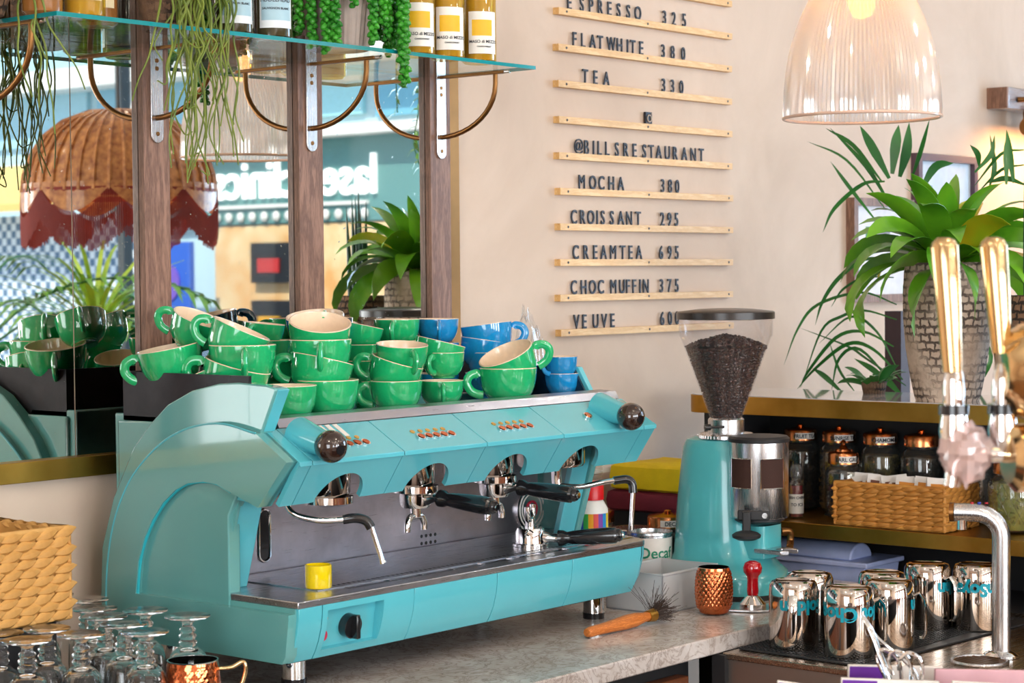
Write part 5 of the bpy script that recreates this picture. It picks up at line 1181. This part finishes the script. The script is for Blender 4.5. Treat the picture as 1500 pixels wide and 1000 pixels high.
# ------------------------------------------------------------------ planters on the shelf
def planter(loc, prof, mt, lab, name='potted_bromeliad'):
    t = thing(name, lab, 'potted plant', loc); h = prof[-1][1]; r = prof[-1][0]
    mk('pot', G().lathe([(0, 0)]+prof+[(r-.008, h), (r-.012, h-.03), (0, h-.03)], 48), mt, t, world=False); mk('soil', G().lathe([(0, h-.018), (r-.010, h-.018)], 24), m['soil'], t, world=False); return t
bt_ = planter((4.135, 2.185, .4163), [(.070, .0), (.074, .01), (.084, .06), (.093, .12), (.0985, .19), (.0985, .24), (.096, .29), (.093, .312)], m['pot'], 'tall imprinted concrete planter holding a strap-leaved green plant')
def strap(az, el, L, w, droop, z0, mt=None, seed=0, par=None, lab=None):
    random.seed(seed); d = Vector((cos(az), sin(az), 0)); p = Vector((.02*cos(az), .02*sin(az), z0)); e = el; pts = [p.copy()]
    for i in range(10): p = p+(d*cos(e)+Vector((0, 0, sin(e))))*(L/10); e -= droop/10*(.4+1.2*i/9); pts.append(p.copy())
    sdv = Vector((-sin(az), cos(az), 0))
    mk('leaf', G().blade(pts, w, Vector((0, 0, 1))+sdv*random.uniform(-.9, .9)+d*(-.8 if el > .9 else 0), .18, lambda u: (.55+.45*sin(pi*min(1, u*1.3)/1.3))*(1-max(0, (u-.6)/.4)**2.2)), mt or m['leaf'], par, label=lab, world=False, ang=70)
random.seed(40)
L_ = []
for k in range(54):
    t_ = k/53; az = k*2.3998+.3; L_.append((az, 1.42-1.32*t_+random.uniform(-.1, .1), .20+.09*t_+random.uniform(-.02, .03), .052+.012*random.random(), .9+1.35*t_+random.uniform(-.2, .3), .30+.02*(1-t_), m['leafy'] if k in (5, 13, 20, 29, 37, 44) else m['leaf'], k))
for a in L_: strap(*a[:6], a[6], a[7], bt_)
sn = planter((4.125, 1.968, .4163), [(.055, 0), (.078, .05), (.088, .11), (.088, .16), (.078, .21), (.066, .238)], m['potd'], 'round dark pot of upright spike leaves at the right edge', 'potted_spike_plant')
random.seed(9)
for k in range(14):
    a = random.uniform(0, 6.28); r = random.uniform(0, .045); x, y = r*cos(a), r*sin(a); H_ = random.uniform(.16, .36)
    mk('spike', G().tube([(x, y, .21), (x*1.1, y*1.1, .21+H_*.5), (x*1.3, y*1.3, .21+H_)], .006, 8, rs=[.0075, .0065, .0008]), m['snake'], sn, world=False)

# palm standing on the customer side of the shelving
PALM = [
([(4.5, 2.538, 0.9425), (4.5, 2.5848, 1.0198), (4.5, 2.6208, 1.0784)], 0.0228),
([(4.55, 2.5576, 0.9561), (4.55, 2.5574, 1.0282), (4.55, 2.5572, 1.0813)], 0.0261),
([(4.6, 2.5641, 0.9503), (4.6, 2.5424, 1.0144), (4.6, 2.5319, 1.0862)], 0.0249),
([(4.5, 2.4748, 0.9401), (4.5, 2.4413, 1.0056), (4.5, 2.4081, 1.0816)], 0.0114),
([(4.5, 2.5594, 0.9357), (4.5, 2.6454, 1.0303), (4.5, 2.7317, 1.079)], 0.0106),
([(4.6, 2.5903, 0.8783), (4.6, 2.6689, 0.9815), (4.6, 2.7851, 1.0884)], 0.0117),
([(4.7, 2.6914, 0.8438), (4.7, 2.7634, 0.9332), (4.7, 2.8136, 1.0029)], 0.0103),
([(4.8, 2.7211, 0.8782), (4.8, 2.8313, 1.0114), (4.8, 2.9493, 1.0676)], 0.0065),
([(4.45, 2.4226, 0.9072), (4.45, 2.3898, 0.9647), (4.45, 2.3492, 0.9717)], 0.021),
([(4.5, 2.518, 0.5885), (4.5, 2.6123, 0.6107), (4.5, 2.6824, 0.595), (4.5, 2.7449, 0.5559), (4.5, 2.809, 0.4066)], 0.0076),
([(4.6, 2.5738, 0.6243), (4.6, 2.6701, 0.6552), (4.6, 2.7964, 0.6238), (4.6, 2.852, 0.5599), (4.6, 2.8897, 0.4634)], 0.0078),
([(4.55, 2.5548, 0.5185), (4.55, 2.6415, 0.5556), (4.55, 2.7214, 0.5392), (4.55, 2.8032, 0.4515), (4.55, 2.831, 0.4035)], 0.0092),
([(4.7, 2.6039, 0.4106), (4.7, 2.7289, 0.4788), (4.7, 2.7927, 0.5097), (4.7, 2.952, 0.5579)], 0.0064),
([(4.5, 2.5185, 0.4151), (4.5, 2.6213, 0.5114), (4.5, 2.6828, 0.4873), (4.5, 2.7054, 0.4019)], 0.0084),
([(4.6, 2.5571, 0.4321), (4.6, 2.6353, 0.5078), (4.6, 2.7063, 0.5222), (4.6, 2.7972, 0.4575), (4.6, 2.8528, 0.3964)], 0.0101),
([(4.5, 2.5186, 0.4075), (4.5, 2.5869, 0.4588), (4.5, 2.6476, 0.488)], 0.0152),
([(4.65, 2.7272, 0.3937), (4.65, 2.7816, 0.4478), (4.65, 2.8226, 0.5253)], 0.0071),
([(4.45, 2.4822, 0.4074), (4.45, 2.5157, 0.4401), (4.45, 2.5496, 0.4542)], 0.018),
([(4.6, 2.7338, 0.392), (4.6, 2.779, 0.4342), (4.6, 2.8109, 0.4572)], 0.014),
([(4.5, 2.303, 0.9482), (4.5, 2.2671, 0.9904), (4.5, 2.263, 1.0373)], 0.0122),
([(4.5, 2.2199, 0.9161), (4.5, 2.2237, 0.9884), (4.5, 2.2252, 1.0389)], 0.0152),
([(4.55, 2.2248, 0.9213), (4.55, 2.2287, 0.9906), (4.55, 2.2286, 1.0488)], 0.0169),
([(4.6, 2.2222, 1.0033), (4.6, 2.2812, 0.9949), (4.6, 2.3542, 0.9148)], 0.0078),
([(4.6, 2.2222, 0.9666), (4.6, 2.2892, 0.9584), (4.6, 2.3624, 0.9053)], 0.0078),
([(4.6, 2.3135, 0.9186), (4.6, 2.3013, 0.9663), (4.6, 2.3133, 1.0446)], 0.0124),
([(4.6, 2.3419, 0.9679), (4.6, 2.3377, 0.9975), (4.6, 2.3499, 1.0204)], 0.014),
([(4.55, 2.1981, 0.9167), (4.55, 2.2485, 0.9331), (4.55, 2.2964, 0.9239)], 0.0138),
([(4.6, 2.2735, 0.7213), (4.6, 2.2336, 0.6915), (4.6, 2.2225, 0.6326)], 0.0109),
([(4.7, 2.3311, 0.6914), (4.7, 2.3066, 0.6459), (4.7, 2.2822, 0.6233)], 0.0079),
([(4.6, 2.3263, 0.5428), (4.6, 2.306, 0.4835), (4.6, 2.3551, 0.3924)], 0.0109),
([(4.5, 2.5175, 0.739), (4.5, 2.6118, 0.7401), (4.5, 2.6908, 0.695), (4.5, 2.7445, 0.6334), (4.5, 2.7718, 0.5711)], 0.0106),
([(4.6, 2.5823, 0.6936), (4.6, 2.67, 0.6941), (4.6, 2.7417, 0.6632), (4.6, 2.7827, 0.6159)], 0.007),
([(4.7, 2.6303, 0.4571), (4.7, 2.6835, 0.5511), (4.7, 2.7557, 0.5902), (4.7, 2.8483, 0.5169)], 0.0071),
([(4.5, 2.5508, 0.9354), (4.5, 2.611, 0.93), (4.5, 2.69, 0.8715), (4.5, 2.7213, 0.8108)], 0.0106),
]
pl_ = thing('floor_palm', 'large palm with long arching leaflets behind the tall concrete planter', 'palm', (4.62, 2.42, -.92))
mk('pot', G().lathe([(0, 0), (.14, 0), (.18, .42), (.17, .42), (.16, .38), (0, .38)], 32, c=(4.62, 2.42, -.92)), m['potd'], pl_)
for a in range(5): mk('cane', G().tube(spline([(4.62+.04*cos(a*1.3), 2.42+.04*sin(a*1.3), -.54), (4.60+.06*cos(a*1.3), 2.46+.05*sin(a*1.3), .2), (4.57, 2.50-.03*a, .50)], 6), .011, 8), m['palm'], pl_)
for i, (pts, w) in enumerate(PALM):
    random.seed(i); q = [Vector(p) for p in pts]
    for j, p in enumerate(q): p.x += .05*sin(i*1.7)*(j/len(q))
    mk('leaflet', G().blade(spline(q, 5), w, (-.766, -.643, random.uniform(-.3, .3)), .12, lambda u: (.35+.65*min(1, u*2.5))*(1-max(0, (u-.55)/.45)**1.6)+.02), m['palm'], pl_, ang=70)
# low leafy plant on the shelf left of the planter
lo = thing('small_leafy_plant', 'small dark leafy plant low behind the shelf edge, left of the planter', 'potted plant', (4.285, 2.46, .4163))
mk('pot', G().lathe(pot_profile(.026, .032, .03), 24), m['potd'], lo, world=False)
for k in range(16): strap(k*2.4, random.Random(k).uniform(.3, 1.2), .07, .022, 1.0, .02, m['palm'], k, lo)

# ------------------------------------------------------------------ gold beer taps in the foreground
tp_ = thing('beer_tap_tower', 'polished gold beer tap tower with two tall handles, close and blurred', 'beer tap', (2.10, .955, 0))
mk('column', G().lathe([(0, 0), (.06, 0), (.06, .012), (.035, .025), (.035, .60), (.0, .60)], 36, c=(2.13, .900, 0)), m['gold'], tp_)
mk('manifold', G().tube([(2.15, .89, .60), (2.06, .970, .60), (2.035, .992, .60), (2.024, 1.004, .60)], .04, 12, rs=[.062, .060, .050, .030]), m['gold'], tp_)
mk('lower_arm', G().tube([(2.15, .89, .50), (2.06, .97, .505), (2.035, .995, .505), (2.03, 1.0, .505)], .035, 28, rs=[.040, .040, .037, .028]), m['gold'], tp_)
for i, (x, y, zt, zb, zc) in enumerate(((1.990, 1.050, .742, .600, .52), (2.026, 1.010, .742, .620, .52))):
    hd = mk('tap_handle', G().tube([(x-.004, y+.004, zt+.004), (x-.004, y+.004, zt), (x-.003, y+.003, zt-.006), (x, y, (zt+zb)/2), (x+.003, y-.003, zb)], .013, 24, rs=[.006, .012, .0148, .0135, .0105]), m['gold'], tp_)
    x2, y2 = x+.004, y-.004
    mk('tap_stem', G().lathe([(0, zc-.01), (.013, zc-.01), (.016, zc+.015), (.014, zc+.035), (0, zc+.035)], 24, c=(x2, y2, 0)).lathe([(.011, zc+.043), (.012, zc+.06), (.010, zc+.078), (.006, zc+.088), (0, zc+.088)], 24, c=(x2, y2, 0)), m['chrome'], hd)
    mk('tap_collar', G().lathe([(0, zc+.033), (.0165, zc+.033), (.0165, zc+.044), (0, zc+.044)], 24, c=(x2, y2, 0)), m['black'], hd)
mk('nozzle', G().tube(spline([(2.05, .985, .505), (2.02, 1.01, .510), (1.995, 1.04, .505), (1.990, 1.046, .475)], 5), .0095, 16), m['chrome'], tp_)
o = crumple('nozzle_wrap', (1.998, 1.034, .512), .036, (.9, .9, 1.05), 23, 'crumpled pinkish plastic wrap tied round the beer tap nozzle', clear('pink_film', (.9, .76, .74), .10, .42, .15, (.9, .68, .64)), 'wrap', amp=.95)

# ------------------------------------------------------------------ bottom right foreground: sachet rows, tongs
random.seed(12)
SA = [(2.560, 1.442, .153, '6A2A9A', 'purple and pale pink drink sachet, the farther of the purple pair'), (2.479, 1.405, .151, '6A2A9A', 'purple and pale pink drink sachet, the nearer of the purple pair'), (2.380, 1.462, .149, '7A3AA0', 'small purple corner of a drink sachet left of the other purple ones'),
      (2.620, 1.335, .150, 'D8A8B0', 'pale pink drink sachet behind the red one'), (2.553, 1.279, .149, 'C01828', 'red and white drink sachet in the bottom right corner')]
cad = thing('sachet_rack', 'low black rack of coloured drink sachets at the bottom edge of the picture', 'rack', (2.50, 1.38, 0))
mk('tray', G().prism([(2.30, 1.50), (2.50, 1.20), (2.68, 1.28), (2.62, 1.50), (2.45, 1.54)], 'z', 0.0005, .006), m['blackm'], cad)
for i, (x, y, zt, c, lab) in enumerate(SA):
    t = thing('drink_sachet', lab, 'sachet', (x, y, .0065), 'drink sachets in the rack'); t.rotation_euler = (radians(random.uniform(-3, 3)), radians((2, 2, 8, 2, 4)[i]), radians(-50+random.uniform(-4, 4))); zt -= .016
    mk('packet', G().box(-.068, .068, -.004, .004, 0, zt), m['paper'] if c[0] != 'D' else matte('sachet_pink', 'D8A8B0', .5), t, world=False, bevel=.001)
    mk('colour_panel', G().box(-.066, -.018 if i < 3 else .066, -.0046, -.004, zt-.05, zt-.002), matte('sachet'+c, c, .5), t, world=False)
    if i == 4:
        for q in range(7): mk('zigzag_mark', G().box(-.02+q*.012, -.014+q*.012, -.0050, -.0046, zt-.012, zt-.004), m['paper'], t, world=False)
tg = thing('bar_tongs', 'steel ice tongs and strainer standing blurred in front of the bar mat', 'tongs', (2.50, 1.42, 0))
mk('tongs_arm', G().tube(spline([(2.50, 1.455, .222), (2.497, 1.44, .205), (2.50, 1.428, .175), (2.505, 1.41, .12), (2.51, 1.40, .01)], 5), .005, 10, flat=.5), m['chrome'], tg)
mk('tongs_arm', G().tube(spline([(2.50, 1.455, .222), (2.51, 1.435, .19), (2.515, 1.40, .165), (2.52, 1.375, .13), (2.53, 1.36, .01)], 5), .005, 10, flat=.5), m['chrome'], tg)
for k in range(3): mk('prong', G().tube(spline([(2.505, 1.42-.010*k, .135+.008*k), (2.50, 1.432-.018*k, .165), (2.50, 1.42-.02*k, .178), (2.51, 1.402-.018*k, .160), (2.515, 1.40-.012*k, .10)], 5), .0028, 8), m['chrome'], tg)
mk('strainer_bowl', G().lathe([(0, .10), (.018, .102), (.030, .115), (.033, .132), (.031, .132), (.028, .117), (0, .104)], 28, c=(2.51, 1.372, 0)), m['chrome'], tg)
sg_ = thing('tool_cup', 'steel cup holding the bar tongs below the picture edge', 'cup', (2.515, 1.385, 0))
mk('cup', G().lathe([(0, .0005), (.030, .0005), (.036, .095), (.034, .095), (.028, .004), (0, .004)], 28, c=(2.515, 1.385, 0)), m['chrome'], sg_)

# ------------------------------------------------------------------ seen only in the mirror: wicker shade, palms, ivy
wx, wy = 4.73, .16
ws = thing('wicker_lampshade', 'scalloped wicker dome lampshade with maroon fringe, reflected in the mirror', 'lampshade', (wx, wy, .97))
dome = [(.345, 1.02), (.338, 1.08), (.315, 1.15), (.27, 1.22), (.20, 1.275), (.11, 1.31), (0, 1.32)]
mk('dome', G().lathe(dome, 60, c=(wx, wy, 0)), m['wicker'], ws)
for i in range(40):
    a = 2*pi*i/40; mk('wicker_rib', G().tube([(wx+(r+.003)*cos(a), wy+(r+.003)*sin(a), z) for r, z in dome], .008, 5), m['wicker'], ws)
mk('fringe_top', G().lathe([(.349, 1.0), (.351, 1.03), (.345, 1.035)], 60, c=(wx, wy, 0)), m['fringe'], ws)
g = G(); h = G()
for i in range(300):
    a = 2*pi*i/300; s_ = abs(sin(a*4)); z0 = 1.03-.10*s_; g.tube([(wx+.352*cos(a), wy+.352*sin(a), z0), (wx+.352*cos(a), wy+.352*sin(a), z0-.10-.02*random.random())], .0028, 4)
for k in range(8):
    a0 = k*pi/4; n = 12
    o_ = len(h.v)
    for i in range(n+1):
        a = a0+pi/4*i/n; s_ = abs(sin(a*4)); h.v += [(wx+.349*cos(a), wy+.349*sin(a), 1.05), (wx+.352*cos(a), wy+.352*sin(a), 1.03-.085*s_)]
    h.f += [(o_+2*i, o_+2*i+2, o_+2*i+3, o_+2*i+1) for i in range(n)]; h.mi += [0]*n
mk('fringe', g, m['fringe'], ws, kind='stuff'); mk('scallop_band', h, m['wicker'], ws)
mk('cord', G().cyl((wx, wy, 1.32), (wx, wy, 2.45), .006, 8), m['blackm'], ws)
light('wicker_light', 'POINT', (wx, wy, 1.12), 4, (1, .6, .3), .05)
yp = thing('pale_grass_palm', 'bright yellow-green spiky palm, reflected between the mirror panes', 'palm', (5.6, -1.09, -.92))
mk('pot', G().lathe([(0, 0), (.16, 0), (.2, .5), (.18, .5), (0, .45)], 28, c=(5.6, -1.09, -.92)), m['pot'], yp); mk('trunk', G().cyl((5.6, -1.09, -.45), (5.6, -1.09, .45), .035, 12, .03), m['palm'], yp)
random.seed(6)
for k in range(46):
    a = k*2.4; e = random.uniform(.2, 1.5); L = random.uniform(.40, .62); p = Vector((5.6, -1.09, .44)); d = Vector((cos(a), sin(a), 0)); pts = [p.copy()]; ee = e
    for i in range(7): p = p+(d*cos(ee)+Vector((0, 0, sin(ee))))*L/7; ee -= .16*random.uniform(.5, 1.3); pts.append(p.copy())
    mk('leaf', G().blade(pts, .028, (0, 0, 1), .2, lambda u: .4+.6*sin(pi*u)*(1-u*.5)), m['grass'], yp)
gp = thing('green_arching_palm', 'deep green palm at the far left of the mirror reflection', 'palm', (5.0, -1.22, -.92))
mk('pot', G().lathe([(0, 0), (.14, 0), (.18, 1.15), (.16, 1.15), (0, 1.1)], 28, c=(5.0, -1.22, -.92)), m['potd'], gp)
random.seed(16)
for k in range(12):
    a = k*2.4; e = random.uniform(.75, 1.45); p = Vector((5.0, -1.22, .28)); d = Vector((cos(a), sin(a), 0)); pts = [p.copy()]; ee = e
    for i in range(10): p = p+(d*cos(ee)+Vector((0, 0, sin(ee))))*.125; ee -= .17; pts.append(p.copy())
    fr = mk('frond', G().tube(pts, .006, 5), m['palm'], gp); q = spline(pts, 2)
    for i in range(7, len(q)-1, 1):
        t3 = (q[i+1]-q[i-1]).normalized(); sd = t3.cross(Vector((0, 0, 1))).normalized()
        for s_ in (1, -1):
            b1 = q[i]; b2 = b1+sd*s_*.10+t3*.05; b3 = b1+sd*s_*.17+t3*.09+Vector((0, 0, -.05)); mk('leaflet', G().blade([b1, b2, b3], .026, (0, 0, 1), .1), m['leaf'], fr)
iv = thing('trailing_ivy', 'thin ivy string hanging by the window, reflected at the right of the mirror', 'ivy', (4.6, 1.72, 1.6))
mk('hook_pot', G().lathe([(0, 1.6), (.06, 1.6), (.08, 1.72), (.075, 1.72), (0, 1.65)], 24, c=(4.6, 1.72, 0)), m['potd'], iv); mk('cord', G().cyl((4.6, 1.72, 1.70), (4.6, 1.72, 2.45), .004, 6), m['blackm'], iv)
random.seed(4)
for k in range(4):
    x, y = 4.6+.05*cos(k*1.6), 1.72+.06*sin(k*1.6); pts = [(4.6, 1.72, 1.72), (x*1.0, y, 1.70)]; z = 1.66
    while z > .95+.1*k: pts.append((x+random.uniform(-.02, .02), y+random.uniform(-.02, .02), z)); z -= .09
    stx = mk('stem', G().tube(spline(pts, 3), .002, 5), m['palm'], iv)
    for p in spline(pts, 5)[6:]:
        q = p+Vector((random.uniform(-.03, .03), random.uniform(-.03, .03), random.uniform(-.02, 0))); mk('leaf', G().blade([p, (p+q)/2, q+Vector((0, 0, -.012))], .022, (-.6, -.6, .4), .1), m['leaf'], stx)
# customer tables in the room (mirror and jug reflections)
for i, (x, y) in enumerate(((6.3, -2.6), (6.6, .1), (1.2, -4.2))):
    t = thing('cafe_table', ('round wooden cafe table near the street window', 'round wooden cafe table beside the wicker lampshade', 'round wooden cafe table at the rear of the room')[i], 'table', (x, y, -.92), 'cafe tables')
    mk('top', G().lathe([(0, .72), (.36, .72), (.37, .735), (.36, .75), (0, .75)], 36), m['drawer'], t, world=False); mk('pedestal', G().lathe([(0, 0), (.22, 0), (.22, .02), (.03, .05), (.03, .72), (0, .72)], 24), m['blackm'], t, world=False)
